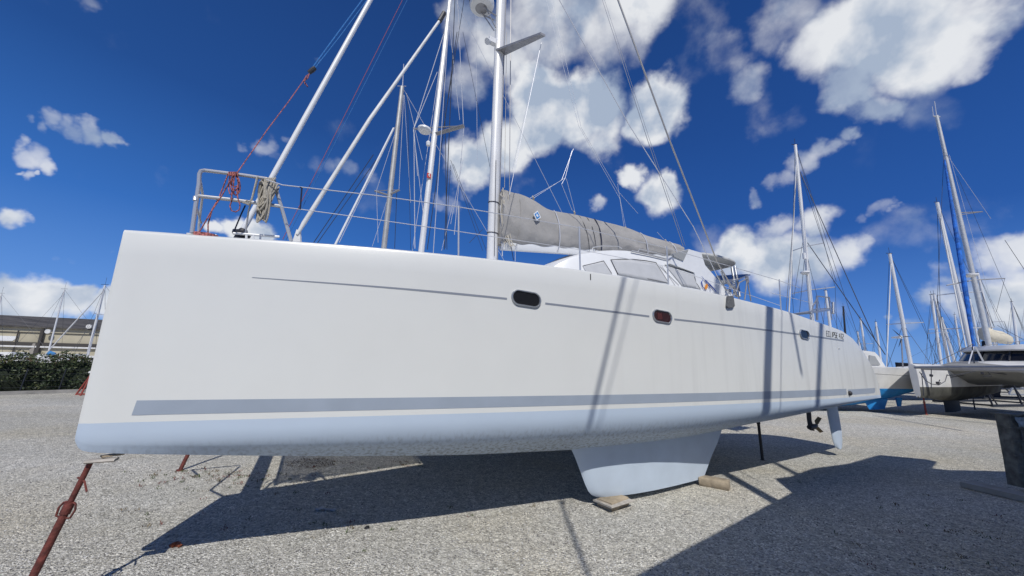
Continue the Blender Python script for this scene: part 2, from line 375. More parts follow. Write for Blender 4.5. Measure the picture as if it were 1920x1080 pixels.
# loose stones
st = MB(); rs = random.Random(3)
SM = [mat('stone_pale', (.62, .61, .58), .9, var=.15, vs=20), mat('stone_grey', (.40, .39, .37), .9, var=.2, vs=20), mat('stone_dark', (.17, .165, .16), .9)]
base = [(0,0,1),(.9,0,.2),(.28,.85,.25),(-.72,.53,.2),(-.7,-.5,.25),(.3,-.84,.2),(0,0,-.6)]
bf = [(0,1,2),(0,2,3),(0,3,4),(0,4,5),(0,5,1),(6,2,1),(6,3,2),(6,4,3),(6,5,4),(6,1,5)]
for i in range(15000):
    px = rs.uniform(-60, 1980); py = 860+ (rs.random()**.75)*235
    p = atz(px, py, 0); 
    sc = rs.choice((.005, .006, .007, .009, .012))*rs.uniform(.8, 1.25); a = rs.uniform(0, 6.28); ca, sa = math.cos(a), math.sin(a)
    ex = rs.uniform(.7, 1.4)
    vs = []
    for q in base:
        qx, qy, qz = q[0]*ex*rs.uniform(.8, 1.2), q[1]*rs.uniform(.8, 1.2), q[2]*.65
        vs.append((p.x+(qx*ca-qy*sa)*sc, p.y+(qx*sa+qy*ca)*sc, gh(p.x, p.y)+(qz+.25)*sc))
    st.add(vs, bf, rs.choice((0, 0, 1, 1, 2)))
tag(st.build('gravel_stones', SM, smooth=False), 'loose pale limestone chippings scattered over the yard', 'gravel', kind='stuff')

# ================================================================== THE CATAMARAN
BX, BY = -3.7179, 3.3807; TH = R(27.5)
cat = thing('catamaran', 'large white sailing catamaran propped ashore with blue-grey bottom, filling the foreground', 'catamaran', (BX, BY, 0), TH)
Uv = Vector((math.cos(TH), math.sin(TH), 0)); Vv = Vector((math.sin(TH), -math.cos(TH), 0)); B0 = Vector((BX, BY, 0))
def bp(x, y, v):            # boat-frame point seen at a photo pixel on the fore-and-aft plane at offset v (port +)
    d = ray(x, y); o = B0+Vv*v; t = (o-CP).dot(Vv)/d.dot(Vv); P = CP+d*t; q = P-B0
    return Vector((q.dot(Uv), -v, P.z))
def wl_(p): return B0+Uv*p[0]-Vv*p[1]+Vector((0, 0, p[2]))      # boat frame -> world
def toboat(P): q = Vector(P)-B0; return Vector((q.dot(Uv), -q.dot(Vv), P[2]))
def hb(s): return max(.012, -.08235*s/(s+1)+.17581*s-.0080769*s*s-.00008044*s**3+.035*min(1, max(s, 0)/.12)**.5)-.02*min(1, s/.3)
SHEER = [(0, 3.21), (.3, 3.24), (.7, 3.27), (1.9, 3.335), (2.7, 3.362), (3.6, 3.38), (4.55, 3.39), (5.1, 3.388), (5.7, 3.378), (6.5, 3.36), (7.2, 3.338), (8, 3.30), (8.6, 3.262), (9.9, 3.18), (11.05, 3.065), (11.9, 2.985), (12.4, 2.93), (12.75, 2.86), (13.07, 2.73), (13.35, 2.60), (13.6, 2.46), (13.85, 2.28), (14.05, 2.08), (14.2, 1.88), (14.27, 1.76)]
ZK = [(0, 1.33), (.03, 1.27), (.08, 1.235), (.3, 1.20), (.8, 1.145), (1.43, 1.08), (2.4, .99), (3.57, .90), (4.8, .84), (5.7, .80), (6.6, .79), (7.58, .815), (8.7, .88), (10.1, .985), (11.6, 1.13), (12.8, 1.24), (13.8, 1.32), (14.27, 1.37)]
VSB = -4.6
def vhull(s, z):
    b = hb(s); zk = smoothtab(ZK, s); zt = 1.40
    if z >= zt: return b
    t = min(1, (zt-z)/max(.02, zt-zk)); return b*(max(0, 1-t**2.3))**.5
def hull_ring(s, vc, sgn):
    b = hb(s); zs = smoothtab(SHEER, s); zk = smoothtab(ZK, s); zt = 1.40
    side = []
    r = min(.035, b*.4)
    side.append((b-r, zs+.004)); side.append((b-r*.3, zs-r*.3)); side.append((b, zs-r))
    nz = 8
    for i in range(1, nz): side.append((b, zs-r+(1.47-zs+r)*i/nz))
    side.append((b, 1.47)); side.append((b, zt))
    zz = zt-zk
    for i in range(1, 10):
        a = R(65)*i/9; side.append((b-.46*b*(1-math.cos(a))/.5774, zt-.70*zz*math.sin(a)/.9063))
    side += [(.36*b, zk+.195*zz), (.18*b, zk+.09*zz), (0, zk)]
    ring = [(s, -(vc+v), z) for v, z in side]+[(s, -(vc-v), z) for v, z in side[-2::-1]]
    ring.append((s, -vc, zs+.02))
    return ring
ST = [0, .012, .03, .06, .1, .16, .25, .4, .6]+[.8+.35*i for i in range(34)]+[12.9, 13.07, 13.2, 13.35, 13.5, 13.6, 13.75, 13.85, 13.95, 14.05, 14.13, 14.2, 14.25, 14.29]
def make_hull(vc):
    b = MB(); rings = [hull_ring(s, vc, 1) for s in ST]; n = len(rings[0])
    # j index: boot line vertex index is 10
    def mi(i, j):
        if 10 <= j <= n-13: return 1
        return 0
    b.loft(rings, mi)
    return b.build('hull', [GEL, ANTI], cat, angle=32)
hullp = make_hull(0.0); hulls = make_hull(VSB)
def ribbon(name, m, s0, s1, zlo, zhi, off=.0025, parent=cat, sk=0.0, step=.2):
    b = MB(); n = max(2, int((s1-s0)/step)+2); prev = None
    for i in range(n):
        s = s0+(s1-s0)*i/(n-1)
        zl = zlo(s) if callable(zlo) else zlo; zh = zhi(s) if callable(zhi) else zhi
        v = hb(s)+off
        b.v += [Vector((s-sk*(1 if i in (0, n-1) else 0), -v, zl)), Vector((s, -v, zh)), Vector((s, -v+off-.001, zh)), Vector((s-sk*(1 if i in (0, n-1) else 0), -v+off-.001, zl))]
    for i in range(n-1):
        for j in range(4): b.face((i*4+j, i*4+(j+1) % 4, i*4+4+(j+1) % 4, i*4+4+j))
    b.face((0, 1, 2, 3)); b.face((4*n-4, 4*n-3, 4*n-2, 4*n-1))
    return b.build(name, m, parent)
ribbon('band', BAND, .36, 12.08, 1.531, 1.658, sk=.015)
ribbon('band', BAND, 12.18, 13.93, lambda s: 1.523, 1.64, sk=.04)
PT = [(1.08, 2.872), (2.24, 2.884), (3.0, 2.883), (3.92, 2.872), (4.4, 2.856), (5.3, 2.83), (6.3, 2.80), (7.5, 2.782), (8.7, 2.764), (10.29, 2.738), (12.35, 2.705)]
pinz = lambda s: smoothtab(PT, s)
def pw(s): return .003+.009*min(1, (s-1.08)/2.0)+.004*(s/12)
for a, c in ((1.08, 3.86), (4.41, 6.20), (6.72, 10.27), (10.66, 12.33)):
    ribbon('pinstripe', PIN, a, c, lambda s: pinz(s)-pw(s), lambda s: pinz(s)+pw(s))
# scupper line near the side deck, thin joint on the aft topsides
ribbon('deck_joint_mark', BLKT, 5.13, 5.145, 3.255, 3.345)
# portholes
def porthole(sc, zc, w, h, glass=DGLASS, extra=None):
    def pt(a, w_, h_, off):
        # stadium outline
        r = h_/2; L = w_/2-r
        ca, sa = math.cos(a), math.sin(a); x = (L if ca > 0 else -L)+r*ca; z = r*sa
        s = sc+x; return Vector((s, -(hb(s)+off), zc+z-.07*x))
    N = 32; b = MB(); prof = [(1.0, .001), (.99, .014), (.93, .024), (.84, .024), (.79, .016), (.76, -.012)]
    rings = []
    for k, off in prof:
        dw = (1-k)*h
        rings.append([pt(2*math.pi*(j+.5)/N, w-dw, h-dw, off) for j in range(N)])
    b.loft(rings, caps=False); fr = b.build('porthole', STEEL_F, cat, angle=50)
    gl = MB(); dw = .235*h; ring = [pt(2*math.pi*(j+.5)/N, w-dw, h-dw, .006) for j in range(N)]
    c = sum(ring, Vector())/N; gl.add(ring+[c], [(j, (j+1) % N, N) for j in range(N)]); gl.build('glass', glass, fr)
    return fr
STEEL_F = mat('porthole_frame', (.46, .48, .50), .3, .75)
porthole(4.13, 2.895, .43, .215); 
pf = porthole(6.46, 2.818, .40, .20, mat('reddish_glass', (.035, .008, .008), .1, spec=.8))
pc = MB(); pc.add([(6.36, -(hb(6.36)+.009), 2.775), (6.46, -(hb(6.46)+.009), 2.77), (6.455, -(hb(6.455)+.009), 2.865), (6.36, -(hb(6.36)+.009), 2.868)], [(0, 1, 2, 3)]); pc.build('curtain', REDIN, pf)
porthole(10.47, 2.745, .38, .19)
# lettering ECLIPSE 472 : stroke letters on the topsides
GL = {'E': [[(1,1),(0,1),(0,0),(1,0)],[(0,.5),(.85,.5)]], 'C': [[(1,1),(0,1),(0,0),(1,0)]], 'L': [[(0,1),(0,0),(1,0)]], 'I': [[(.4,1),(.4,0)]],
      'P': [[(0,0),(0,1),(1,1),(1,.45),(0,.45)]], 'S': [[(1,1),(0,1),(0,.52),(1,.52),(1,0),(0,0)]], '4': [[(.2,1),(0,.4),(1,.4)],[(.8,.9),(.8,0)]], '7': [[(0,1),(1,1),(.5,0)]], '2': [[(0,1),(1,1),(1,.52),(0,.4),(0,0),(1,0)]]}
b = MB(); sx = 11.45; zb0 = 2.765
for ch in 'ECLIPSE 472':
    if ch != ' ':
        wd = .06
        for st_ in GL[ch]:
            for (x0, z0), (x1, z1) in zip(st_, st_[1:]):
                def q(x, z): s = sx+x*wd+z*.028; return Vector((s, -(hb(s)+.003), zb0-.028*(s-11.45)+z*.115))
                b.bar(q(x0, z0), q(x1, z1), .0035, .010, up=(0, 0, 1) if x0 != x1 else (1, 0, 0))
                p0, p1 = q(x0, z0), q(x1, z1)
    sx += .088 if ch not in 'I ' else .06
b.build('nameplate_lettering', BLKT, cat, smooth=False)['label'] = 'dark slanted lettering reading ECLIPSE 472'
# drain outlet on the aft quarter + small vent
b = MB(); s = 12.2; b.lathe([(.0, 0), (.05, 0), (.05, .03), (.03, .05), (0, .05)], (s, -(hb(s)), 1.56), (0, -1, 0), 12); b.build('exhaust_outlet', BLKT, cat)
b = MB(); s = 12.0; b.lathe([(.0, 0), (.018, 0), (.018, .01), (0, .012)], (s, -(hb(s)), 2.52), (0, -1, 0), 10); b.build('vent', STEEL, cat)
# keels
def foil(poly, vc, tmax, name, m, tip=.55):
    """poly: leading and trailing edge lists top->bottom as (s,z) pairs"""
    le, te = poly; b = MB(); rings = []
    for i in range(len(le)):
        (a, za), (c, zc) = le[i], te[i]; f = i/(len(le)-1); th = tmax*(1-(1-tip)*f); ch = c-a; ring = []
        xs = [0, .02, .06, .14, .28, .45, .65, .85, 1]; hs_ = [0, .3, .5, .75, .97, 1, .75, .35, .03]
        for x, h in zip(xs, hs_): ring.append((a+ch*x, -(vc+h*th/2), za+(zc-za)*x))
        for x, h in list(zip(xs, hs_))[-1:0:-1]: ring.append((a+ch*x, -(vc-h*th/2), za+(zc-za)*x))
        rings.append(ring)
    b.loft(rings); return b.build(name, m, cat)
def kpt(x, y): p = bp(x, y, 0); return (p.x, p.z)
KLE = [(5.12, 1.02), kpt(1077, 855), kpt(1088, 884), kpt(1097, 908), kpt(1103, 921), kpt(1109, 928), kpt(1120, 932.5)]
_k0, _k1 = kpt(1346, 828), kpt(1333, 857)
KTE = [(_k0[0]*2-_k1[0], 1.02), kpt(1346, 828), kpt(1333, 857), kpt(1326, 877), kpt(1322, 888), kpt(1320, 893), kpt(1319, 897)]
KEELM = mat('keel_pale_blue', (.51, .59, .68), .6, var=.05, vs=3)
for vc in (0, VSB): foil((KLE, KTE), vc, .30, 'keel', KEELM, .75)
RLE = [(kpt(1551, 765)[0], 1.26), kpt(1552, 778), kpt(1558, 808), kpt(1562, 826), kpt(1566, 837), kpt(1572, 842)]
RTE = [(kpt(1570, 765)[0], 1.30), kpt(1573, 778), kpt(1578, 808), kpt(1579.5, 826), kpt(1579, 838), kpt(1577, 842.5)]
for vc in (0, VSB): foil((RLE, RTE), vc, .10, 'rudder', KEELM, .6)
# sail drive with folding propeller
for vc in (0, VSB):
    a = bp(1513, 785, 0).x; c = bp(1521, 785, 0).x; b = MB()
    zt_, zb_ = 1.22, bp(1518, 808, 0).z
    def rg(x0, x1, z, w=.05): return [(x0, -vc, z), ((x0+x1)/2, -vc-w, z), (x1, -vc, z), ((x0+x1)/2, -vc+w, z)]
    b.loft([rg(a, c+.05, zt_), rg(a, c, zb_+.22), rg(a, c+.04, zb_+.12), rg(a+.05, c+.06, zb_+.02), rg(a+.14, c+.02, zb_)])
    b.tube([(a+.05, -vc, zb_+.08), (c+.06, -vc, zb_+.085), (c+.2, -vc, zb_+.10)], [.05, .065, .035], 12)
    sd_ = b.build('sail_drive', BLKT, cat)
    for sg in (1, -1):
        b = MB(); e = c+.2; b.prism([(e-.05, -vc-.02, zb_+.10+sg*.02), (e+.02, -vc-.03, zb_+.10+sg*.03), (e+.17, -vc-.05, zb_+.11+sg*.15), (e+.13, -vc, zb_+.11+sg*.18), (e+.0, -vc+.02, zb_+.11+sg*.09)], (0, .012, .0)); b.build('propeller_blade', mat('bronze', (.22, .17, .10), .4, .8), sd_)
# bridge deck, crossbeams, trampoline
b = MB()
def bdring(s, zb, zt): return [(s, .55, zt), (s, 4.05, zt), (s, 4.05, zb), (s, .55, zb)]
b.loft([bdring(3.2, 3.05, 3.3), bdring(3.4, 2.35, 3.33), bdring(4.2, 2.1, 3.36), bdring(9, 2.0, 3.2), bdring(11.2, 2.05, 3.0), bdring(11.6, 2.2, 2.9)]); b.build('bridge_deck', GEL, cat)
b = MB(); b.tube([(.36, .05, 3.13), (.36, 4.55, 3.13)], .125, 16); b.build('crossbeam', ALU, cat)
b = MB(); b.bar((.66, .26, 3.19), (.66, 4.3, 3.19), .05, .03); b.bar((3.12, .58, 3.24), (3.12, 4.0, 3.24), .05, .03)
xx = .70
while xx < 3.1: b.bar((xx, .2+.14*xx, 3.2+.02*(xx-.7)), (xx, 4.4-.14*xx, 3.2+.02*(xx-.7)), .014, .006); xx += .032
yy = .3
while yy < 4.3:
    s1 = 3.1; s0 = .68
    if yy < .2+.14*3.1: s1 = (yy-.2)/.14
    if yy > 4.4-.14*3.1: s1 = (4.4-yy)/.14
    if s1 > s0+.05: b.bar((s0, yy, 3.206), (s1, yy, 3.206+.02*(s1-.7)), .014, .006)
    yy += .032
b.build('trampoline', mat('black_netting', (.03, .03, .03), .8), cat, smooth=False)
# ---- cabin
VC = 1.1
def cp_(x, y, v=-VC): return bp(x, y, v)
prof = [cp_(x, y) for x, y in ((1020, 505), (1047, 497), (1062, 486), (1080, 476.5), (1103, 470), (1133, 466), (1160, 465.5), (1183, 467), (1220, 474), (1252, 482), (1290, 492), (1322, 501))]
b = MB(); rings = []
# half-ring: side wall at v=-VC (tapering in at front), roof camber to the centreline
for i, p in enumerate(prof):
    f = i/(len(prof)-1); inn = .35*(1-f)**2
    y0 = VC+inn; yc = -VSB/2; w = yc-y0; zt = p.z; ring = []
    ring.append((p.x, y0-.22*(1-.3*f), 3.1)); ring.append((p.x, y0-.02, zt-.14)); ring.append((p.x, y0+.02, zt-.03)); ring.append((p.x, y0+.10, zt))
    for k in (.3, .6, .85, 1.0, 1.15, 1.4, 1.7): ring.append((p.x, y0+w*k, zt+.03*(1-(1-k)**2)))
    ring.append((p.x, 2*yc-y0-.10, zt)); ring.append((p.x, 2*yc-y0-.02, zt-.03)); ring.append((p.x, 2*yc-y0+.02, zt-.14)); ring.append((p.x, 2*yc-y0+.22*(1-.3*f), 3.1))
    rings.append(ring)
b.loft(rings); cabin = b.build('cabin', WHITE, cat, angle=30)
cprof = prof
def sidev(s, z):        # cabin side surface y at height z (local)
    i = 0
    s = min(max(s, cprof[0].x), cprof[-1].x)
    for i in range(len(cprof)-1):
        if s <= cprof[i+1].x: break
    t = (s-cprof[i].x)/(cprof[i+1].x-cprof[i].x); zt = cprof[i].z*(1-t)+cprof[i+1].z*t
    f = (i+t)/(len(cprof)-1); y0 = VC+.35*(1-f)**2
    lo = y0-.22*(1-.3*f); hi = y0-.02; q = (z-3.1)/(zt-.14-3.1)
    return lo+(hi-lo)*q
def onside(x, y):       # intersect photo ray with the cabin side
    v = -VC
    for _ in range(12):
        p = bp(x, y, v); v = -sidev(p.x, p.z)
    return bp(x, y, v)
def side_poly(name, pts, m, parent, off, thick=.012):
    """panel following the curved cabin side: vertical strips across the outline"""
    xs = sorted(set([q[0] for q in pts]+[min(q[0] for q in pts)+i*(max(q[0] for q in pts)-min(q[0] for q in pts))/26 for i in range(27)]))
    b = MB(); col = []
    for x in xs:
        ys = []
        for (x0, y0), (x1, y1) in zip(pts, pts[1:]+pts[:1]):
            if x0 != x1 and min(x0, x1)-1e-6 <= x <= max(x0, x1)+1e-6: ys.append(y0+(y1-y0)*(x-x0)/(x1-x0))
        if not ys: continue
        ya, yb = min(ys), max(ys); c_ = []
        for k in range(6):
            p = onside(x, ya+(yb-ya)*k/5); c_.append(Vector((p.x, p.y-off, p.z)))
        col.append(c_)
    n = len(col); b.v = [p for c_ in col for p in c_]
    for i in range(n-1):
        for k in range(5): b.face((i*6+k, i*6+k+1, i*6+k+7, i*6+k+6))
    o = b.build(name, m, parent); md = o.modifiers.new('t', 'SOLIDIFY'); md.thickness = thick; md.offset = 0; return o, None
def side_line(name, pts, m, parent, r=.009, off=.012):
    P = [onside(*q) for q in pts]; return one_tube(name, m, parent, [Vector((p.x, p.y-off, p.z)) for p in P], r, 6)
wins = [([(1092, 499.5), (1094, 497), (1131, 489.5), (1146, 513), (1150, 520), (1100, 513)], [(1092, 499), (1131, 489.5), (1146, 513)]),
        ([(1144.5, 487.5), (1165, 487), (1187, 487.5), (1210, 490), (1229, 493), (1253, 531), (1215, 527), (1158, 515)], [(1158, 515), (1144.5, 487), (1165, 486), (1187, 486.5), (1210, 489), (1229, 492.5), (1253, 531), (1213, 523)]),
        ([(1247, 498), (1303, 513.5), (1301, 520), (1305, 531), (1312, 542), (1278, 536)], [(1246, 497), (1303, 513), (1301, 520), (1305, 531), (1312, 542)])]
for poly, edge in wins:
    w_, _ = side_poly('window', poly, SCREEN, cabin, .008)
    side_line('seal', edge, BLKT, w_, .008, .014)
# coaming grooves
side_line('gutter', [(1183, 471), (1220, 479), (1252, 487), (1290, 498), (1318, 506)], mat('gutter_grey', (.42, .43, .45), .5), cabin, .018, .02)
side_line('pillar_line', [(1236, 499), (1272, 535)], BLKT, cabin, .004); side_line('pillar_line', [(1240, 499), (1265, 535)], BLKT, cabin, .003)
# hand rails on the roof
for pts in ([(1110, 468), (1112, 464), (1130, 461), (1160, 462), (1166, 466)], [(1196, 472), (1199, 467), (1230, 474), (1252, 480), (1255, 485)]):
    one_tube('roof_handrail', STEEL, cabin, [bp(x, y, -1.5) for x, y in pts], .012, 8)
# far side of the windscreen
b = MB(); A = [bp(x, y, -2.6) for x, y in ((1026, 497), (1048, 487), (1080, 476), (1100, 470))]; b.tube(A, .03, 8); b.build('windscreen_frame', mat('windscreen_grey', (.45, .46, .47), .5), cabin)
# aft pillar with emblem, instrument hood
FIN = [(1262, 479), (1291, 467), (1315, 474), (1322, 497), (1340, 518), (1377, 556), (1316, 548), (1306, 530), (1302, 511), (1256, 494)]
b = MB(); P = [bp(x, y, -1.02) for x, y in FIN]; b.prism(P, (0, .16, 0)); fin = b.build('aft_pillar', WHITE, cat, angle=20)
b = MB(); P = [bp(x, y, -1.0) for x, y in ((1256, 478), (1291, 467.5), (1281, 489))]; b.prism([p+Vector((0, -.006, 0)) for p in P], (0, .012, 0)); b.build('hood_opening', mat('hood_grey', (.30, .31, .31), .6), fin, smooth=False)
b = MB(); P = [bp(x, y, -1.6) for x, y in ((1291, 467), (1315, 475), (1333, 500), (1300, 500))]; b.prism(P, (0, 1.4, 0)); b.build('hood', WHITE, cat, smooth=False)
def emb(pts, r): return [bp(x, y, -1.0)+Vector((0, -.004, 0)) for x, y in pts]
for pts, rr in (([(1318, 524), (1315, 529), (1317, 537), (1321, 543)], [.004, .013, .013, .004]), ([(1315, 518), (1323, 527), (1329, 537), (1333, 546)], [.003, .010, .010, .004]), ([(1322, 524), (1331, 534), (1338, 541), (1344, 549)], [.004, .016, .014, .004])):
    b = MB(); b.tube(emb(pts, 0), rr, 6); b.build('emblem_stroke', BLUE, fin)
b = MB(); c = bp(1323.5, 537.5, -1.0); b.add([c+Vector((.055*math.cos(t*.524)+.03*math.sin(t*.524), -.014, .075*math.sin(t*.524))) for t in range(12)], [tuple(range(12))]); b.build('emblem_sun', ORANGE, fin)
# bimini
top = [(1326, 477), (1345, 480), (1368, 485), (1388, 491.5), (1393, 495)]
b = MB(); rings = []
b_s1 = bp(1390, 494, -1.05).x; b_s0 = b_s1-1.95; zb = bp(1388, 496, -1.05).z
pts = []
for k in range(28):
    a = 2*math.pi*k/28; ca, sa = math.cos(a), math.sin(a)
    pts.append(((b_s0+b_s1)/2+(b_s1-b_s0)/2*math.copysign(abs(ca)**.5, ca), 1.75+.75*math.copysign(abs(sa)**.5, sa)))
def bz(x): f = (x-b_s0)/(b_s1-b_s0); return zb+.03*(1-f)+.05*math.sin(math.pi*min(1, f*.9))
for sc, dz in ((.05, -.03), (.95, -.03), (1, -.02), (1.01, .0), (1, .03), (.93, .06), (.5, .09), (.05, .10)):
    cx = (b_s0+b_s1)/2; rings.append([(cx+(x-cx)*sc, 1.75+(y-1.75)*sc, bz(x)+dz) for x, y in pts])
b.loft(rings); bim = b.build('bimini', mat('bimini_cream', (.55, .55, .52), .7, var=.05), cat)
for x in (1372, 1378): one_tube('bimini_post', STEEL_F, cat, [bp(x, 499, -1.35), bp(x+9, 556, -1.2)], .035, 10)
one_tube('bimini_post', STEEL_F, cat, [(b_s0+.5, 2.3, 3.2), (b_s0+.5, 2.3, zb)], .03, 10)
# solar panel on its bracket
P = [bp(1366, 530, -.9), bp(1407, 514, -.9)]; b = MB(); q0, q1 = P
b.prism([q0, q1, q1+Vector((0, .9, .12)), q0+Vector((0, .9, .12))], (0, 0, -.035)); sp = b.build('solar_panel', STEEL_F, cat, smooth=False)
b = MB(); e = Vector((0, 0, .004)); b.add([q0+e+Vector((.04, .03, 0)), q1+e+Vector((-.04, .03, 0)), q1+e+Vector((-.04, .87, .12)), q0+e+Vector((.04, .87, .12))], [(0, 1, 2, 3)]); b.build('solar_cells', SOLAR, sp, smooth=False)
b = MB()
for pts in ([(1401, 523), (1396, 562)], [(1401, 523), (1408, 565)], [(1401, 522), (1386, 530), (1380, 548)], [(1375, 532), (1382, 556)]): b.tube([bp(x, y, -.8) for x, y in pts], .017, 6)
b.tube([bp(1400, 518, -.8), bp(1402, 530, -.8)], .04, 8); b.build('panel_bracket', ALUD, cat)
# clutter by the shroud foot: winches and blocks
rr_ = random.Random(5)
for k in range(9):
    b = MB(); c = bp(rr_.uniform(1352, 1378), rr_.uniform(530, 552), rr_.uniform(-1.0, -.5)); b.lathe([(.02, -.05), (.05, -.05), (.035, 0), (.05, .05), (.0, .055)], c, (rr_.uniform(-.4, .4), rr_.uniform(-.4, .4), 1), 10); b.build('winch', STEEL_F, cat)
# aft coaming behind the cabin
b = MB(); b.box((9.9, .55, 2.8), (11.5, 4.05, 3.25)); b.build('cockpit_coaming', WHITE, cat)
# ---- pulpit on the port bow
def rb(name, pts, r, m=STEEL, par=cat, n=8, v=0.0): return one_tube(name, m, par, [bp(x, y, (p[0] if (p := pp) else v)) if False else bp(x, y, v) for (x, y), pp in zip(pts, pts)], r, n)
pul = MB()
V0 = -.02
def T_(pts, r=.0195): pul.tube([bp(x, y, v) for x, y, v in pts], r, 10)
T_([(360, 436, .0), (367, 385, 0), (373, 345, 0), (374, 326, 0), (377, 320.5, 0), (384, 319.5, -.02), (420, 324, -.03), (460, 329, -.03), (499, 335, -.03)])
T_([(366, 376, .01), (366, 370, 0), (371, 367.5, 0), (384, 369, -.01), (430, 374, -.02), (480, 380.5, -.03), (527, 387, -.03)])
T_([(498, 334, -.03), (516, 350, -.03), (527, 386, -.03), (546, 452, -.05)])
T_([(374, 328, 0), (380, 365, -.15), (373, 420, -.3), (372, 440, -.3)], .012)
T_([(366, 378, 0), (375, 412, -.15), (377, 418, -.2)], .010)
T_([(484, 332, -.03), (471, 378, -.05), (466, 395, -.1), (460, 440, -.2)], .009)
pul.build('pulpit', STEEL, cat)
# starboard pulpit (behind)
b = MB(); f = lambda p: Vector((p.x, -p.y-VSB, p.z))
for pts in ([(360, 436), (373, 345), (377, 320.5), (384, 319.5), (499, 335), (546, 452)], [(366, 376), (371, 367.5), (527, 387)]): b.tube([f(bp(x, y, 0))+Vector((-.1, 0, -.25)) for x, y in pts], .0145, 8)
# (kept low enough to stay behind the port topsides)
b.build('pulpit', STEEL, cat)
# stanchions and lifelines, port
tops = [(860, 386, 860, 480), (1086, 425, 1088, 508), (1250, 462, 1253, 530), (1461, 524, 1464, 580)]
for (x0, y0, x1, y1) in tops: one_tube('stanchion', STEEL, cat, [bp(x1, y1, .1 if x1 > 900 else .1)+Vector((0, 0, -.05)), bp(x0, y0, .1)], .0135, 8)
def rope(name, pts, v, r, m, par=cat, n=6):
    return one_tube(name, m, par, [bp(x, y, v) for x, y in pts], r, n)
rope('lifeline', [(499, 337), (530, 347), (700, 366), (860, 388), (1086, 427), (1250, 465), (1461, 526), (1500, 540)], .1, .006, WIREL)
rope('lifeline', [(527, 388), (560, 392), (700, 411), (860, 434), (1087, 468), (1252, 500), (1376, 543), (1463, 573)], .1, .005, WIREL)
rope('lifeline', [(1445, 549), (1530, 570)], .1, .005, WIREL)
# cleat and low rail on the bow
b = MB(); b.tube([bp(437, 437.5, -.15), bp(460, 439, -.15), (bp(524, 444, -.15))], .014, 8)
for x in (462, 475, 488): b.tube([bp(x, 440, -.15), bp(x, 450, -.15)], .012, 6)
b.build('cleat', WHITE, cat)
b = MB(); b.tube([bp(350, 438, .0), bp(406, 440.5, 0)], .008, 6); b.build('toe_rail', STEEL, cat)
# forestay with furled jib
rope('furled_jib', [(455, 432), (575, 215.5), (695, -1), (760, -118), (800, -190)], -2.3, [.040, .044, .042, .035, .03], WHITE, n=14)
b = MB(); c = bp(452, 440, -2.3)
b.lathe([(.05, -.16), (.11, -.16), (.11, -.13), (.07, -.12), (.07, -.03), (.12, -.02), (.13, .03), (.07, .06), (.05, .1)], c, (.28, 0, 1), 20); b.tube([c, (c.x-.15, 2.3, 3.15)], .03, 8); b.build('furling_drum', BLKT, cat)
one_tube('furling_line', ROPEN, cat, [bp(460, 385, -.25), bp(452, 402, -.3), bp(437, 438, -.3)], .008)
def cast_(x, y, z): g_ = atz(x, y, 0); k = z/math.tan(SUN_EL); return toboat(Vector((g_.x+math.sin(SUN_AZ)*k, g_.y-math.cos(SUN_AZ)*k, z)))
for q_ in (((360, 881), (452, 873)), ((394, 918), (450, 875)), ((394, 918), (420, 931)), ((360, 881), (370, 890))): one_tube('bow_shadow_tube', STEEL, cat, [cast_(*q_[0], 2.85), cast_(*q_[1], 2.95)], .02, 8)  # unseen tubes added to cast the thin shadow lines beside the crossbeam shadow
# ---- mast
MS = 4.88; MV = -2.3
def ell(s, v, z, a, c, n=20): return [(s+a*math.cos(2*math.pi*k/n), -v+c*math.sin(2*math.pi*k/n), z) for k in range(n)]
b = MB(); b.loft([ell(MS, MV, z, .118, .085) for z in (3.3, 8, 14, 19)]+[ell(MS, MV, 21, .1, .07)]); mast = b.build('mast', ALU, cat)
b = MB(); b.bar((MS+.125, 2.3, 3.6), (MS+.125, 2.3, 20), .035, .03, up=(0, 1, 0)); b.build('mast_track', ALUD, mast)
def spreader(v1, s1):
    r0 = (MS+.02, -MV, 9.36); r1 = bp(1018, 66, -1.02) if v1 > MV else Vector((s1, -v1, 9.45)); b = MB()
    a = Vector(r0)-Vector((.14, 0, 0)); c = Vector(r0)+Vector((.14, 0, 0)); r1 = Vector(r1)
    b.prism([a, c, r1+Vector((.06, 0, 0)), r1-Vector((.06, 0, 0))], (0, 0, .05)); b.build('spreader', ALUD, mast, smooth=False)
spreader(-1.02, 5.2)
# radar dome on its bracket
c = bp(903, 8, -2.3); c = Vector((c.x, 2.3, c.z)); RZ = c.z
b = MB(); b.lathe([(.0, -.13), (.2, -.13), (.27, -.09), (.305, .0), (.30, .04), (.25, .11), (.1, .15), (0, .155)], c, (0, 0, 1), 32); rad = b.build('radar_dome', WHITE, mast)
b = MB(); b.lathe([(.0, -.004), (.145, -.004), (.145, .012), (.0, .012)], c-Vector((0, 0, .135)), (0, 0, 1), 24); b.build('dome_foot', ALUD, rad)
b = MB(); z0 = RZ-.17
for dy in (-.09, .09): b.tube([(c.x+.02, 2.3+dy, z0), (MS-.13, 2.3+dy*.7, z0-.03)], .016, 6); b.tube([(c.x+.1, 2.3+dy, z0-.01), (MS-.13, 2.3+dy*.5, z0-.35)], .014, 6)
b.build('radar_bracket', ALUD, mast)
def text_mesh(txt, size):
    cu = bpy.data.curves.new('t', 'FONT'); cu.body = txt; cu.size = size; cu.align_x = 'CENTER'; o = bpy.data.objects.new('t', cu); S.collection.objects.link(o)
    bpy.context.view_layer.update(); me = bpy.data.meshes.new_from_object(o.evaluated_get(bpy.context.evaluated_depsgraph_get())); bpy.data.objects.remove(o); return me
me = text_mesh('Raymarine', .13)
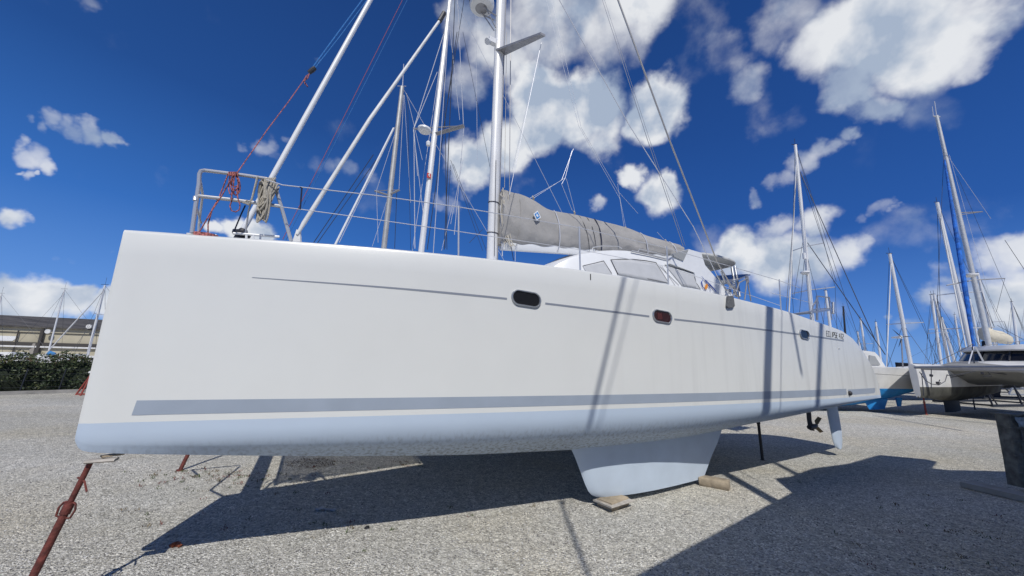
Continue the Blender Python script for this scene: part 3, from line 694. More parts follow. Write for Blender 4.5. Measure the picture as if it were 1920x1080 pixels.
for v in me.vertices:
    a = R(-118)-TH+v.co.x/.306; zz = v.co.y+.0; rr2 = interp([(-.1, .27), (0, .308), (.04, .303), (.11, .252)], zz-.035)+.002
    v.co = (c.x+rr2*math.cos(a), c.y+rr2*math.sin(a), c.z+zz-.035)
me.materials.append(BLKT); o = bpy.data.objects.new('dome_lettering', me); S.collection.objects.link(o); o.parent = rad
# deck light
c = bp(917, 78, -2.3); b = MB(); b.box((c.x-.03, 2.2, c.z-.06), (MS-.13, 2.32, c.z+.07)); b.lathe([(.03, 0), (.075, .05), (.075, .08), (0, .08)], (c.x-.02, 2.25, c.z-.03), (-.7, -.2, -.7), 14); b.build('deck_light', WHITE, mast)
b = MB(); b.tube(ell(MS, MV, bp(935, 383, -2.3).z, .126, .093, 16), .008, 6, closed=True); b.build('mast_strap', BLKT, mast)
b = MB(); b.tube(ell(MS, MV, bp(935, 440, -2.3).z, .126, .093, 16), .008, 6, closed=True); b.build('mast_strap', BLKT, mast)
# lines at the mast: halyards led aft
for k, (xa, ya, xb, yb, m_, r_) in enumerate([(938, 385, 942, 480, WIREL, .012), (943, 352, 948, 455, ROPEW, .014), (958, 0, 955, 380, WIRE, .009), (950, 60, 946, 352, ROPEW, .005), (966, 462, 966, 490, WIREL, .006), (957, 455, 963, 488, ROPEN, .008), (930, 300, 927, 480, ROPEN, .006)]):
    rope('halyard', [(xa, ya), (xb, yb)], -2.2, r_, m_)
b = MB(); rr_ = random.Random(9)
for k in range(7):
    x0 = 941+k*2.2; b.tube([bp(x0+rr_.uniform(-2, 2), 352+rr_.uniform(0, 60), -2.17), bp(x0+rr_.uniform(-3, 3), 400, -2.15), bp(x0+rr_.uniform(-2, 3), 440, -2.15), bp(x0+5+rr_.uniform(0, 14), 462, -2.1)], .009, 5)
b.build('gooseneck_lines', ROPEW, cat)
# ---- boom and sail cover
z1 = bp(950, 458, -2.3); z2 = bp(1084, 470, -2.3)
b = MB(); 
def boomz(s): return 4.56+(s-5.1)*.10
b.loft([[(s, 2.3+a*.09, boomz(s)+c*.10) for a, c in ((-.6, -1), (.6, -1), (1, -.3), (1, .7), (.6, 1), (-.6, 1), (-1, .7), (-1, -.3))] for s in (5.08, 7, 9, 10.9)]); boom = b.build('boom', WHITE, cat)
topz = [(5.03, 5.86), (5.15, 5.87), (5.35, 5.86), (5.6, 5.86), (5.9, 5.80), (6.25, 5.68), (6.48, 5.66), (7.12, 5.70), (8.0, 5.70), (8.92, 5.68), (9.6, 5.60), (10.2, 5.58), (10.96, 5.56)]
rings = []; rc = random.Random(11); NS = 120
for i in range(NS+1):
    s = 5.03+(10.96-5.03)*i/NS; zt = smoothtab(topz, s); zb_ = boomz(s)+.0; f = i/NS
    wid = .21-.06*f; ring = []
    wr = math.exp(-(s-5.03)/.22)
    N = 28
    for k in range(N):
        a = 2*math.pi*k/N; y = math.cos(a); z = math.sin(a)
        ww = wid*(1.15-.35*(z+1)/2)
        if z > .3: ww *= 1-.5*((z-.3)/.7)**1.3
        fold = .012*math.sin(s*4+z*5)+.006*math.sin(s*13-z*9+a)+.010*math.sin(s*2.1+z*9)
        fold += wr*.07*math.sin(z*24+s*20+2*math.sin(z*7))
        for ts in (6.48, 7.75, 9.35, 10.5): fold -= .018*math.exp(-((s-ts)/.09)**2)
        zz = (zt+zb_)/2+z*(zt-zb_)/2
        if z < -.6: zz += .02*math.sin(s*11)
        ring.append((s+(.03*math.sin(z*15) if i == 0 else 0), 2.3+(1 if y > 0 else -1)*abs(y)**.8*(ww+fold), zz))
    rings.append(ring)
b = MB(); b.loft(rings); cover = b.build('sail_cover', CANVAS, cat, angle=60)
def coverband(s, m, r, tilt=0.0, z0=-1, z1=1):
    pts = []
    for k in range(15):
        z = 1-2*k/14; zt = smoothtab(topz, s); zb_ = boomz(s)-.1; f = (s-5.03)/5.93; ww = (.21-.06*f)*(1.15-.35*(z+1)/2)
        if z > .3: ww *= 1-.5*((z-.3)/.7)**1.3
        y = (max(0, 1-z*z))**.4*(ww+.012); pts.append((s+tilt*(1-z)*.5, 2.3-y, (zt+.01+zb_)/2+z*(zt+.01-zb_)/2))
    b = MB(); b.tube(pts, r, 6); return b
for s, m_, r_, tl in ((6.48, WIREL, .012, .05), (7.72, ROPEN, .012, .1), (9.35, WIREL, .012, .1), (10.5, WIREL, .012, .15)):
    coverband(s, m_, r_, tl).build('tie_strap', m_, cover)
for s, tl in ((5.5, -.1), (7.2, .25), (7.45, .2)): coverband(s, CANVAS, .006, tl).build('seam', BLKT if s > 7 else CANVAS, cover)
c = bp(1006, 405, -2.08); 
def dia(c, w, h, off): return [c+Vector((w, off, -.02)), c+Vector((0.01, off, h)), c+Vector((-w, off, .02)), c+Vector((-.01, off, -h))]
b = MB(); c = Vector((c.x, 2.3-.235, c.z)); b.prism(dia(c, .10, .125, -.015), (0, .02, 0)); eb = b.build('sail_emblem', WHITE, cover, smooth=False)
b = MB(); b.prism(dia(c, .07, .09, -.02), (0, .004, 0)); b.build('emblem_blue', LOGOB, eb, smooth=False)
b = MB(); b.prism([c+Vector((-.02, -.024, .05)), c+Vector((.035, -.024, -.01)), c+Vector((0, -.024, -.04)), c+Vector((-.03, -.024, -.005))], (0, .003, 0)); b.build('emblem_mark', WHITE, eb, smooth=False)
# lazy jacks and topping lift
LJ = [[(993, 372), (1053, 338)], [(1001, 371), (1060, 333)], [(1053, 338), (1075, 279)], [(1060, 333), (1072, 283)], [(1060, 333), (1053, 345)], [(1053, 345), (1073, 395)], [(1062, 335), (1078, 397)], [(1162, 370), (1173, 425)], [(1158, 345), (1170, 425)], [(1085, 236), (1162, 372)], [(1090, 240), (1160, 360), (1196, 400)], [(1024, 0), (1085, 236)], [(1034, 0), (1090, 240)], [(1232, 435), (1246, 450)]]
for pts in LJ: rope('lazy_jack', pts, -2.25, .0045, WIREL)
for x, y in ((1077, 399), (1173, 428), (1000, 371), (1248, 452)):
    b = MB(); c = bp(x, y, -2.28)
    for k in range(4): b.tube([c+Vector((.03*math.cos(a*.9+k), .03*math.sin(a*1.3+k), .04*math.sin(a*.8+k*.7))) for a in range(8)], .009, 5, closed=True)
    b.build('lashing', ROPEW, cover)
rope('topping_lift', [(1128, -5), (1214, 262), (1281, 462)], -2.3, .009, WIRE); rope('topping_lift', [(1132, -5), (1218, 262), (1285, 462)], -2.25, .006, WIRE)
# shrouds (port)
sh0 = bp(1385, 562, .1)
rope('shroud', [(1157, -5), (1255, 262), (1345, 492), (1386, 560)], -.2, [.020, .018, .014, .014], mat('shroud_steel', (.5, .47, .42), .35, .6), n=8)
rope('shroud', [(1046, -5), (1180, 235), (1300, 425), (1345, 518), (1376, 562)], -.4, .009, WIREL)
rope('shroud_end', [(1345, 517), (1362, 545)], -.35, .02, STEEL_F); rope('shroud_end', [(1352, 508), (1360, 530)], -.15, .022, STEEL_F)
rope('spreader_line', [(1015, 80), (955, 365)], -1.2, .006, WIREL)
for (x0, y0, x1, y1) in ((905, 0, 850, 0),): pass
b = MB(); s = bp(1370, 566, .7).x
P = [bp(x, y, hb(8.2)+.035) for x, y in ((1365.5, 555), (1375.5, 555), (1378, 573), (1375.5, 577), (1366, 577), (1364, 574))]; b.prism(P, (0, .03, 0)); b.build('chainplate_cover', mat('cover_grey', (.13, .135, .14), .7, var=.3, vs=30), cat, angle=20)
# pushpit seat on the stern
b = MB(); V9 = -.3
def sp_(pts, r=.02): b.tube([bp(x, y, V9) for x, y in pts], r, 8)
sp_([(1532, 555), (1532, 600)], .03); sp_([(1521, 600), (1524, 575), (1531, 562), (1532, 555), (1555, 558), (1556, 575)], .017); sp_([(1519, 596), (1525, 580), (1556, 578)], .012); sp_([(1556, 575), (1560, 600)], .014)
b.prism([bp(1521, 585, V9), bp(1557, 579, V9), bp(1557, 579, V9)+Vector((0, .5, 0)), bp(1521, 585, V9)+Vector((0, .5, 0))], (0, 0, -.05)); b.tube([bp(1562, 567, V9), bp(1562, 588, V9)], .035, 10)
b.build('stern_seat', STEEL_F, cat)
# ================================================================== ropes lying on the cat
coil = MB(); rr_ = random.Random(21)
for k in range(26):
    x0 = 501+rr_.uniform(-12, 16); xb = 490+rr_.uniform(-9, 10); yb = 398+rr_.uniform(-20, 20); w0 = rr_.uniform(3, 10); v = -.03+rr_.uniform(-.07, .07)
    pts = []
    for j in range(18):
        a = 2*math.pi*j/18; f = (1-math.cos(a))/2; cx = x0*(1-f)+xb*f; y = 336+k*.5*(1-f)+(yb-336)*f; w = w0*math.sin(a)*(1-.3*f)+rr_.uniform(-.5, .5); pts.append(wl_(bp(cx+w, y, v+.03*math.sin(a))))
    coil.tube(pts, .0095, 6, closed=True)
for k in range(6): coil.tube([wl_(bp(499+k*3.5, 334, -.05)), wl_(bp(497+k*3.5, 335.5, .04)), wl_(bp(496+k*1.8, 352, .06)), wl_(bp(495+k*1.2, 372, .06))], .0095, 6)
coil.tube([wl_(bp(505, 336, .07)), wl_(bp(498, 352, .09)), wl_(bp(502, 370, .09)), wl_(bp(501, 388, .07)), wl_(bp(495, 400, .07))], .009, 6)
coil.tube([wl_(bp(522, 345, .02)), wl_(bp(515, 353, .03)), wl_(bp(520, 360, 0)), wl_(bp(523, 350, -.03))], .009, 6)
rt = thing('rope_coil', 'thick coil of beige mooring rope hanging over the bow rail', 'rope', wl_((1.05, 0, 3.7)))
coil.build('coil', ROPEG, rt, world=True)
b = MB(); b.tube([wl_(bp(*p, .05)) for p in ((456, 381), (463, 376), (470, 379), (466, 384), (458, 380))], .009, 6); b.tube([wl_(bp(*p, .05)) for p in ((484, 331), (482, 333), (472, 374), (468, 378))], .009, 6); b.build('knot', ROPEG, rt, world=True)
rt = thing('rope_hank', 'red and black flecked rope knotted round the top bow rail with a hanging loop', 'rope', wl_((.75, 0, 3.9)))
b = MB()
for k in range(6):
    cx = 437+rr_.uniform(-4, 6); yb = 355+rr_.uniform(-6, 14); w0 = rr_.uniform(3, 7)
    b.tube([wl_(bp(cx+w0*math.sin(2*math.pi*j/14)*(1.2-.4*math.cos(2*math.pi*j/14)), 326+(yb-326)*(1-math.cos(2*math.pi*j/14))/2, rr_.uniform(-.02, .04))) for j in range(14)], .0055, 5, closed=True)
for k in range(4): b.tube([wl_(bp(431+k*4+3*math.cos(j), 326+3.5*math.sin(j), .03*math.sin(j*.8))) for j in range(7)], .007, 5, closed=True)
b.tube([wl_(bp(x, y, .02)) for x, y in ((435, 360), (434, 378), (431, 386), (434, 395), (442, 397.5), (449, 393), (450, 384), (446, 372), (444, 355))], .0065, 6)
b.build('hank', ROPER, rt, world=True)
one_tube('tail', ROPER, rt, [wl_(bp(x, y, 0)) for x, y in ((431, 340), (415, 368), (395, 398), (378, 428), (371, 438))], .0065, 5, world=True)
one_tube('tail', ROPER, rt, [wl_(bp(x, y, -.03)) for x, y in ((427, 328), (410, 372), (398, 392), (390, 420), (390, 438))], .0065, 5, world=True)
b = MB()
for k in range(4): b.tube([wl_((.60+.10*math.cos(j*.8+k), .02-.05*math.sin(j*.8+k), 3.275+.010*k)) for j in range(9)], .008, 5)
b.build('loose_turns', ROPER, rt, world=True)
rt = thing('halyard_rope', 'red flecked rope running up from the bow rail to a shackle on blue lines', 'rope', wl_(bp(446, 325, 0)))
K0 = (577, 140)
one_tube('red_line', ROPER, rt, [wl_(bp(x, y, v)) for x, y, v in ((444, 325, 0), (500, 245, -.3), (540, 192, -.6), (K0[0], K0[1], -.9))], .0055, 6, world=True)
one_tube('blue_line', ROPEB, rt, [wl_(bp(x, y, v)) for x, y, v in ((586, 127, -.95), (632, 64, -1.3), (683, -5, -1.7))], .010, 6, world=True)
one_tube('blue_line', ROPEB, rt, [wl_(bp(x, y, v)) for x, y, v in ((590, 128, -.95), (636, 70, -1.3), (692, -5, -1.7))], .007, 6, world=True)
b = MB(); c = wl_(bp(586, 131, -.93)); b.lathe([(0, -.07), (.03, -.07), (.035, 0), (.03, .05), (0, .06)], c, (.6, .1, .8), 10); b.build('shackle', BLKT, rt, world=True)
b = MB(); b.tube([wl_(bp(x, y, -.9)) for x, y in ((575, 142), (570, 150), (572, 157), (577, 163), (570, 152), (577, 146), (580, 138))], .009, 5); b.build('bow_knot', ROPER, rt, world=True)
rt = thing('signal_lines', 'thin red and pale blue lines slanting up from the deck to the masthead', 'rope', wl_(bp(530, 445, -1)))
for m_, p0, p1 in ((ROPEP, (530, 449), (757, -5)), (ROPEB, (536, 450), (766, -5))): one_tube('line', m_, rt, [wl_(bp(*p0, -1.5)), wl_(bp(*p1, -2.2))], .0045, 5, world=True)
one_tube('dark_tie', ROPEN, rt, [wl_(bp(562, 351, .1)), wl_(bp(566, 352, .1)), wl_(bp(563, 392, .1)), wl_(bp(559, 390, .1))], .009, 5, world=True)

# ================================================================== props, blocks
def prop(name, top, foot, r, m, label, group=None, handle=True, pads=True):
    t = thing(name, label, 'boat prop', (foot[0], foot[1], 0), 0, group); top = Vector(top); foot = Vector(foot); d = (top-foot)
    j = foot+d*.72
    b = MB(); b.tube([foot, j], r, 16); b.tube([foot+d*.0, foot+d*.01+Vector((0, 0, .012))], r*1.7, 16); b.build('outer_tube', m, t, world=True)
    b = MB(); b.tube([j, top], r*.74, 14); b.build('inner_tube', m, t, world=True)
    b = MB(); b.tube([foot+d*.66, foot+d*.73], r*1.25, 16); b.build('collar', m, t, world=True)
    if handle:
        sd = d.normalized().cross(Vector((0, 1, 0))).normalized(); dn = d.normalized()
        for sg in (-1, 1):
            c = foot+d*.735; b = MB(); b.tube([c+sd*sg*r*.9, c+sd*sg*r*1.9-dn*.01, c+sd*sg*r*2.6-dn*.05, c+sd*sg*r*2.2-dn*.11, c+sd*sg*r*1.1-dn*.115], .008, 6); b.build('handle', m, t, world=True)
        c = foot+d*.86; b = MB(); b.tube([c-sd*.09-dn*.06, c-sd*.03+dn*.01, c+sd*.04+dn*.03], .008, 6); b.build('pin', m, t, world=True)
    return t
Tp = wl_((.13, 0.0, 1.155)); Fp = wl_((-.09, -.12, 0))
prop('boat_prop', Tp, Fp, .027, RUST, 'rusty red adjustable steel prop holding up the near bow of the white catamaran')
def plank(name, label, c, L, w, h, rz, m, group=None, tilt=0.0, cat_='wood block'):
    o = MB(); x, y, z = L/2, w/2, h/2; q = .012
    o.loft([[(-x, -y+q, -z), (-x, y-q, -z), (-x, y, -z+q), (-x, y, z-q), (-x, y-q, z), (-x, -y+q, z), (-x, -y, z-q), (-x, -y, -z+q)], [(x, -y+q, -z), (x, y-q, -z), (x, y, -z+q), (x, y, z-q), (x, y-q, z), (x, -y+q, z), (x, -y, z-q), (x, -y, -z+q)]])
    ob = o.build(name, m, None, angle=60); ob.location = c; ob.rotation_euler = (tilt, 0, rz); tag(ob, label, cat_, group); return ob
p_ = wl_((.20, -.01, 1.155)); plank('wood_pad', 'thin plywood pad between the rusty prop and the near bow', p_, .19, .11, .022, TH, WOODG, cat_='wood pad')
p_ = wl_((.24, .06, 1.183)); plank('wood_pad', 'upper sliver of wood pressed against the near bow bottom', (p_.x, p_.y, 1.18), .14, .08, .016, TH+.5, WOOD, cat_='wood pad')
Fs = Vector(atz(337, 883, 0)); Ts = wl_((.12, 4.6, 1.2)); prop('boat_prop', Ts, Fs, .032, RUST, 'red steel prop under the far bow, seen below the hull at left', handle=False)
Fm = Vector(atz(1430, 864, 0)); prop('boat_prop', Fm+Vector((-.03, -.02, 1.2)), Fm, .030, BLACK, 'thin black prop under the aft hull, between keel and rudder', handle=False)
for s_, y_ in ((5.95, 4.6), (7.5, 4.6)): plank('wood_block', ('forward' if s_ < 6 else 'aft')+' timber block under the far keel', wl_((s_, y_, .07)), .5, .25, .15, TH+1.57, WOOD)
kz = bp(1130, 932, 0).z; c = wl_((bp(1140, 940, 0).x-.01, -.12, 0))
plank('wood_block', 'dark timber block beneath the front end of the near keel', (c.x, c.y, max(.06, (kz-.03)/2)), .42, .26, max(.12, kz-.035), TH+R(12), WOOD)
plank('plywood_sheet', 'pale plywood sheet on the block under the front of the near keel', (c.x+.0, c.y-.03, kz-.014), .5, .36, .022, TH+R(8), WOODG, cat_='wood sheet')
c = wl_((bp(1325, 908, 0).x-.04, -.17, 0)); zk_ = max(.15, bp(1319, 897, 0).z)
plank('wood_block', 'squared timber block poking out beneath the rear end of the near keel', (c.x, c.y-.02, (zk_-.004)/2), .46, .24, max(.1, zk_-.008), TH+R(-62), WOOD)
# ================================================================== litter, weeds
b = MB(); c = atz(330, 1025, 0); rr_ = random.Random(4)
pts = [(c.x+(-.07+.14*k/7), c.y+rr_.uniform(-.02, .02), .012+rr_.uniform(0, .02)) for k in range(8)]; b.tube(pts, [.008, .02, .028, .02, .03, .02, .016, .006], 6); tag(b.build('rusty_scrap', mat('rust_orange', (.25, .07, .03), .8, var=.5, vs=40)), 'crumpled rusty orange scrap on the gravel at the shadow edge', 'scrap')
b = MB(); c = atz(612, 958, 0)
n = 9; vs = [(c.x-.16+.32*i/(n-1), c.y+(-.03 if j == 0 else .05)+rr_.uniform(-.02, .02), .01+rr_.uniform(0, .03)) for j in range(2) for i in range(n)]
b.add(vs, [(i, i+1, n+i+1, n+i) for i in range(n-1)]); o = b.build('plastic_scrap', PLAST); md = o.modifiers.new('t', 'SOLIDIFY'); md.thickness = .003; tag(o, 'crumpled pale plastic scrap lying in the shadow under the hull', 'scrap')
b = MB(); c = atz(688, 991, 0); b.lathe([(.0, 0), (.035, 0), (.03, .02), (.012, .03), (0, .03)], c, (0, .1, 1), 7); tag(b.build('dark_pebble', BLACK), 'small black lump on the sunlit gravel beside the shadow edge', 'stone')
b = MB(); rr_ = random.Random(8)
WG = [mat('weed_green', (.07, .10, .03), .8), mat('weed_dry', (.17, .13, .07), .9), mat('weed_red', (.16, .05, .04), .9)]
spots = [(rr_.gauss(400, 75), rr_.gauss(893, 9)) for _ in range(80)]+[(rr_.uniform(560, 800), rr_.uniform(862, 880)) for _ in range(26)]+[(rr_.uniform(180, 700), rr_.uniform(880, 1010)) for _ in range(28)]+[(x, y) for x, y in ((843, 951), (847, 954), (883, 970), (886, 968), (968, 948), (1012, 945), (1000, 953), (733, 995), (651, 1048), (683, 1035), (276, 965), (300, 985), (272, 990), (1500, 905), (1740, 930), (1690, 1000), (1600, 1040), (1850, 980), (1780, 1000))]+[(rr_.uniform(1480, 1900), rr_.uniform(930, 1070)) for _ in range(24)]
for (px, py) in spots:
    c = atz(px, max(858, py), 0); h = rr_.uniform(.02, .06)*(1 if px < 1400 else 1.0); mi_ = rr_.choice((0, 0, 1, 1, 2))
    for k in range(rr_.randint(5, 12)):
        a = rr_.uniform(0, 6.28); l = rr_.uniform(.4, 1)*h; ox, oy = rr_.uniform(-.04, .04), rr_.uniform(-.04, .04); dx, dy = math.cos(a), math.sin(a)
        p = Vector((c.x+ox, c.y+oy, 0)); w = rr_.uniform(.003, .007)
        q = p+Vector((dx*l*.8, dy*l*.8, l)); m_ = (p+q)/2+Vector((0, 0, l*.12))
        b.add([p, m_+Vector((-dy*w, dx*w, 0)), q, m_-Vector((-dy*w, dx*w, 0))], [(0, 1, 2, 3)], mi_)
tag(b.build('weeds', WG, smooth=False), 'sparse low weeds growing through the gravel', 'weeds', kind='stuff')
# dry brown seaweed-like heap
b = MB(); c = atz(585, 868, 0)
for k in range(420):
    a = rr_.uniform(0, 6.28); q = rr_.random()**.6; p = Vector((c.x+.55*q*math.cos(a), c.y+.35*q*math.sin(a), rr_.uniform(0, .09)*(1-q)))
    d = Vector((rr_.uniform(-1, 1), rr_.uniform(-1, 1), rr_.uniform(-.2, .5)))*.06; w = Vector((-d.y, d.x, 0))*.12; b.add([p-w, p+d, p+w, p-d*.2], [(0, 1, 2, 3)])
tag(b.build('dry_leaf_heap', mat('dry_brown', (.09, .06, .04), .9, var=.4), smooth=False), 'low heap of dry brown plant litter under the near hull', 'plant litter', kind='stuff')
# ================================================================== right-hand pillar on its plank
c = atz(1921, 915, 0.06)
tw = at(1896, 776, c.y)
pt = thing('steel_pillar', 'weathered grey pillar with cross ribs and a pale blue top patch, in shadow at far right', 'pillar', (c.x, c.y, 0), 0)
tx = tw.x-c.x; H_ = tw.z
def pcx(z): return tx*z/H_
b = MB()
b.loft([[(pcx(z)-w, -.09, z), (pcx(z)-w+.02, -.11, z), (pcx(z)+w-.02, -.11, z), (pcx(z)+w, -.09, z), (pcx(z)+w, .1, z), (pcx(z)-w, .1, z)] for z, w in ((.09, .175), (.5, .17), (H_-.02, .185))]); b.build('post', POSTM, pt, angle=40)
rr_ = random.Random(2)
for z in (.33, .62, .86, 1.1):
    if z < H_-.05:
        b = MB(); b.box((pcx(z)-.24, -.14, z), (pcx(z)+.1, -.112, z+.02)); b.build('rib', POSTM, pt, smooth=False)
for z, dx in ((.68, -.08), (.9, -.05), (.9, .04), (.4, -.02)):
    b = MB(); b.box((pcx(z)+dx, -.135, z), (pcx(z)+dx+.028, -.112, z+.17)); b.build('bracket', POSTM, pt, smooth=False)
b = MB(); n = 8
vs = [(pcx(H_)-.15+.3*i/n+.02*j, -.125-rr_.uniform(0, .03), H_-.03-.055*j-rr_.uniform(0, .02)) for j in range(4) for i in range(n+1)]; b.add(vs, [(j*(n+1)+i, j*(n+1)+i+1, (j+1)*(n+1)+i+1, (j+1)*(n+1)+i) for j in range(3) for i in range(n)]); o = b.build('top_patch', PATCH, pt); o.modifiers.new('t', 'SOLIDIFY').thickness = .004
b = MB(); b.box((pcx(H_)-.20, -.14, H_-.02), (pcx(H_)+.20, .14, H_+.008)); b.build('cap_plate', POSTM, pt, smooth=False)
a_ = atz(1812, 907, .05); b_ = atz(1990, 948, .05); b = MB(); b.bar(Vector((a_.x, a_.y, .05)), Vector((b_.x, b_.y, .05)), .34, .09); tag(b.build('foot_plank', CONC, smooth=False), 'long flat sleeper lying on the gravel under the grey pillar', 'plank')
# ================================================================== generic sailing boats
def monohull(name, label, mastbase, heading, L, Bm, zdeck, zwl, zbot, mtop, mats, group=None, mast_r=.09, mast_s=.42, stays=(), cabin_on=True, rake=(0, 0), spread=(), furl=None, mastm=ALU, wirem=WIRED, keel=True, boomc=None):
    """heading: direction of the bow in plan (radians). mastbase world xy."""
    c, s = math.cos(heading), math.sin(heading); ms = L*mast_s      # distance bow->mast
    mb = Vector((mastbase[0], mastbase[1], 0)); bow = mb+Vector((c, s, 0))*ms
    t = thing(name, label, 'sailboat', (bow.x, bow.y, 0), heading+math.pi, group)
    b = MB(); rings = []; NSx = 18
    for i in range(NSx+1):
        x = L*i/NSx; f = i/NSx; w = Bm/2*(math.sin(min(1, f/.62)*math.pi/2)**.8 if f < .62 else 1-.28*((f-.62)/.38)**1.6); w = max(w, .02)
        zd = zdeck+.25*(1-f)**2; x0 = x; zk = zbot+(zwl-zbot)*((abs(f-.5)/.5)**2.2); zk = min(zk, zwl-.02+(.25 if i == NSx else 0))
        ov = .9*(1-f)**3
        ring = []
        for k in range(5): ring.append((x-ov*(k == 9), w*(1-.03*k), zd+(zwl-zd)*k/4))
        for k in range(1, 7): a = math.pi/2*k/6; ring.append((x, w*.88*math.cos(a), zwl-(zwl-zk)*math.sin(a)))
        ring = ring+[(q[0], -q[1], q[2]) for q in ring[-2::-1]]+[(x, 0, zd+.06)]
        rings.append(ring)
    n = len(rings[0]); b.loft(rings, lambda i, j: 1 if 4 <= j < n-6 else 0); b.build('hull', [mats[0], mats[1]], t)
    if keel:
        b = MB(); b.loft([[(L*.40, 0, zbot+.1), (L*.48, .14, zbot+.1), (L*.6, 0, zbot+.1), (L*.48, -.14, zbot+.1)], [(L*.43, 0, .15), (L*.49, .12, .15), (L*.58, 0, .15), (L*.49, -.12, .15)]]); b.build('keel', mats[1], t)
    if cabin_on:
        b = MB(); z = zdeck+.03
        b.loft([[(x, w, z), (x, w*.85, z+h), (x, -w*.85, z+h), (x, -w, z)] for x, w, h in ((L*.28, Bm*.12, .05), (L*.36, Bm*.24, .34), (L*.62, Bm*.29, .42), (L*.66, Bm*.29, .40), (L*.68, Bm*.29, .1))]); cb = b.build('cabin', mats[0], t, smooth=False)
        for sg in (1, -1):
            b = MB(); b.prism([(L*.40, sg*(Bm*.245), z+.12), (L*.60, sg*Bm*.285, z+.12), (L*.60, sg*Bm*.262, z+.28), (L*.42, sg*Bm*.228, z+.25)], (0, sg*.02, 0)); b.build('window', DGLASS, cb, smooth=False)
    top = Vector((mb.x+rake[0], mb.y+rake[1], mtop)); foot = Vector((mb.x, mb.y, zdeck))
    b = MB(); b.tube([foot, foot.lerp(top, .5), top], [mast_r, mast_r, mast_r*.8], 10); mo = b.build('mast', mastm, t, world=True)
    b = MB(); b.tube([top, top+Vector((0, 0, .5))], mast_r*.14, 4); b.tube([top+Vector((-.25, 0, .05)), top+Vector((.2, 0, .05))], mast_r*.2, 4); b.build('masthead_gear', wirem, mo, world=True)
    ends = []
    for f, w in spread:
        p = foot.lerp(top, f); b = MB(); sd = Vector((-s, c, 0)); bk = Vector((-c, -s, 0))*.25*w
        b.tube([p+sd*w+bk, p, p-sd*w+bk], mast_r*.28, 5); b.build('spreader', mastm, mo, world=True); ends.append((p+sd*w+bk, p-sd*w+bk))
    wr = mast_r*.07+.004
    sternp = bow-Vector((c, s, 0))*L; bz_ = zdeck+.25
    fs0 = Vector((bow.x-c*.25, bow.y-s*.25, bz_)); fs1 = foot.lerp(top, .93)
    if furl is not None: one_tube('furled_jib', furl[0], t, [fs0, fs0.lerp(fs1, .4), fs1], [furl[1]*.6, furl[1], furl[1]*.5], 8, world=True)
    else: one_tube('forestay', wirem, t, [fs0, fs1], wr, 4, world=True)
    one_tube('backstay', wirem, t, [Vector((sternp.x, sternp.y, zdeck)), top], wr, 4, world=True)
    for sg in (1, -1):
        cp2 = Vector((mb.x, mb.y, zdeck))+Vector((-s, c, 0))*sg*Bm*.45
        mid = [e[0] if sg > 0 else e[1] for e in ends]
        one_tube('shroud', wirem, t, [cp2]+mid+[top], wr, 4, world=True)
        if ends: one_tube('shroud', wirem, t, [cp2+Vector((c, s, 0))*.3, foot.lerp(top, spread[-1][0]*.98)], wr, 4, world=True)
    if boomc is not None:
        b = MB(); p = foot+Vector((0, 0, .9)); d = Vector((-c, -s, 0)); b.tube([p+d*.1, p+d*.5+Vector((0, 0, .2)), p+d*L*.25+Vector((0, 0, .12)), p+d*L*.45], [.12, .28, .2, .08], 10); b.build('boom_cover', boomc, t, world=True)
    return t
def cradle(label, c, L, W_, h, rz, m, group):
    t = thing('boat_cradle', label, 'boat cradle', c, rz, group); b = MB()
    for y in (-W_/2, W_/2): b.bar((-L/2, y, .1), (L/2, y, .1), .12, .12)
    for x in (-L/2+.1, L/2-.1): b.bar((x, -W_/2, .1), (x, W_/2, .1), .1, .1)
    b.build('base_frame', m, t, smooth=False)
    for x in (-L/2+.1, 0, L/2-.1):
        for y in (-1, 1):
            b = MB(); b.bar((x, y*W_/2, .1), (x, y*W_*.42, h), .07, .07); b.bar((x+.5, y*W_/2, .1), (x, y*W_*.42, h*.85), .05, .05); b.build('upright', m, t, smooth=False)
    return t
GRB = 'sailing yachts stored ashore'
# --- two yachts just beyond the catamaran (masts between the bow rail and the main mast)
def place(px_b, py_b, px_t, py_t, Y, zdeck):
    """mast line seen at two photo pixels, standing at world distance Y: returns xy at deck, rake, top z"""
    pb = at(px_b, py_b, Y); ptp = at(px_t, py_t, Y); sl_ = (ptp.x-pb.x)/(ptp.z-pb.z)
    x0 = pb.x+(zdeck-pb.z)*sl_; return (x0, Y), (ptp.x-x0, 0), ptp.z
# yacht beside: in boat frame, offset -7
q0 = wl_(bp(790, 470, -8)); q1 = wl_(bp(846, -20, -8)); zd2 = 4.6
sl2 = (q1-q0)/(q1.z-q0.z); base2 = q0+sl2*(zd2-q0.z); top2 = q0+sl2*(17.2-q0.z)
y2 = monohull('sailing_yacht', 'white yacht behind the catamaran, its mast bearing a radar dome and a red sticker', (base2.x, base2.y), TH+math.pi, 13, 4.0, zd2, 2.6, 1.6, 17.2, (WHITE, DBLUE), rake=(top2.x-base2.x, top2.y-base2.y), mast_r=.105, mast_s=.33, cabin_on=False, wirem=WIREL, group=None)
for ch in list(y2.children):
    if ch.name.split('.')[0] in ('forestay',): bpy.data.objects.remove(ch)
m2 = [c_ for c_ in y2.children if c_.name.split('.')[0] == 'mast'][0]
P8 = lambda x, y, v=-8: wl_(bp(x, y, v))
b = MB(); b.tube([P8(557, 440), P8(570, 418), P8(693, 224), P8(826, 36)], [.04, .068, .065, .05], 12); b.build('furled_jib', OLD, y2, world=True)
b = MB(); b.prism([P8(548, 453), P8(563, 453), P8(562, 432), P8(556, 430)], (0, .08, 0)); b.build('tack_fitting', OLD, y2, world=True)
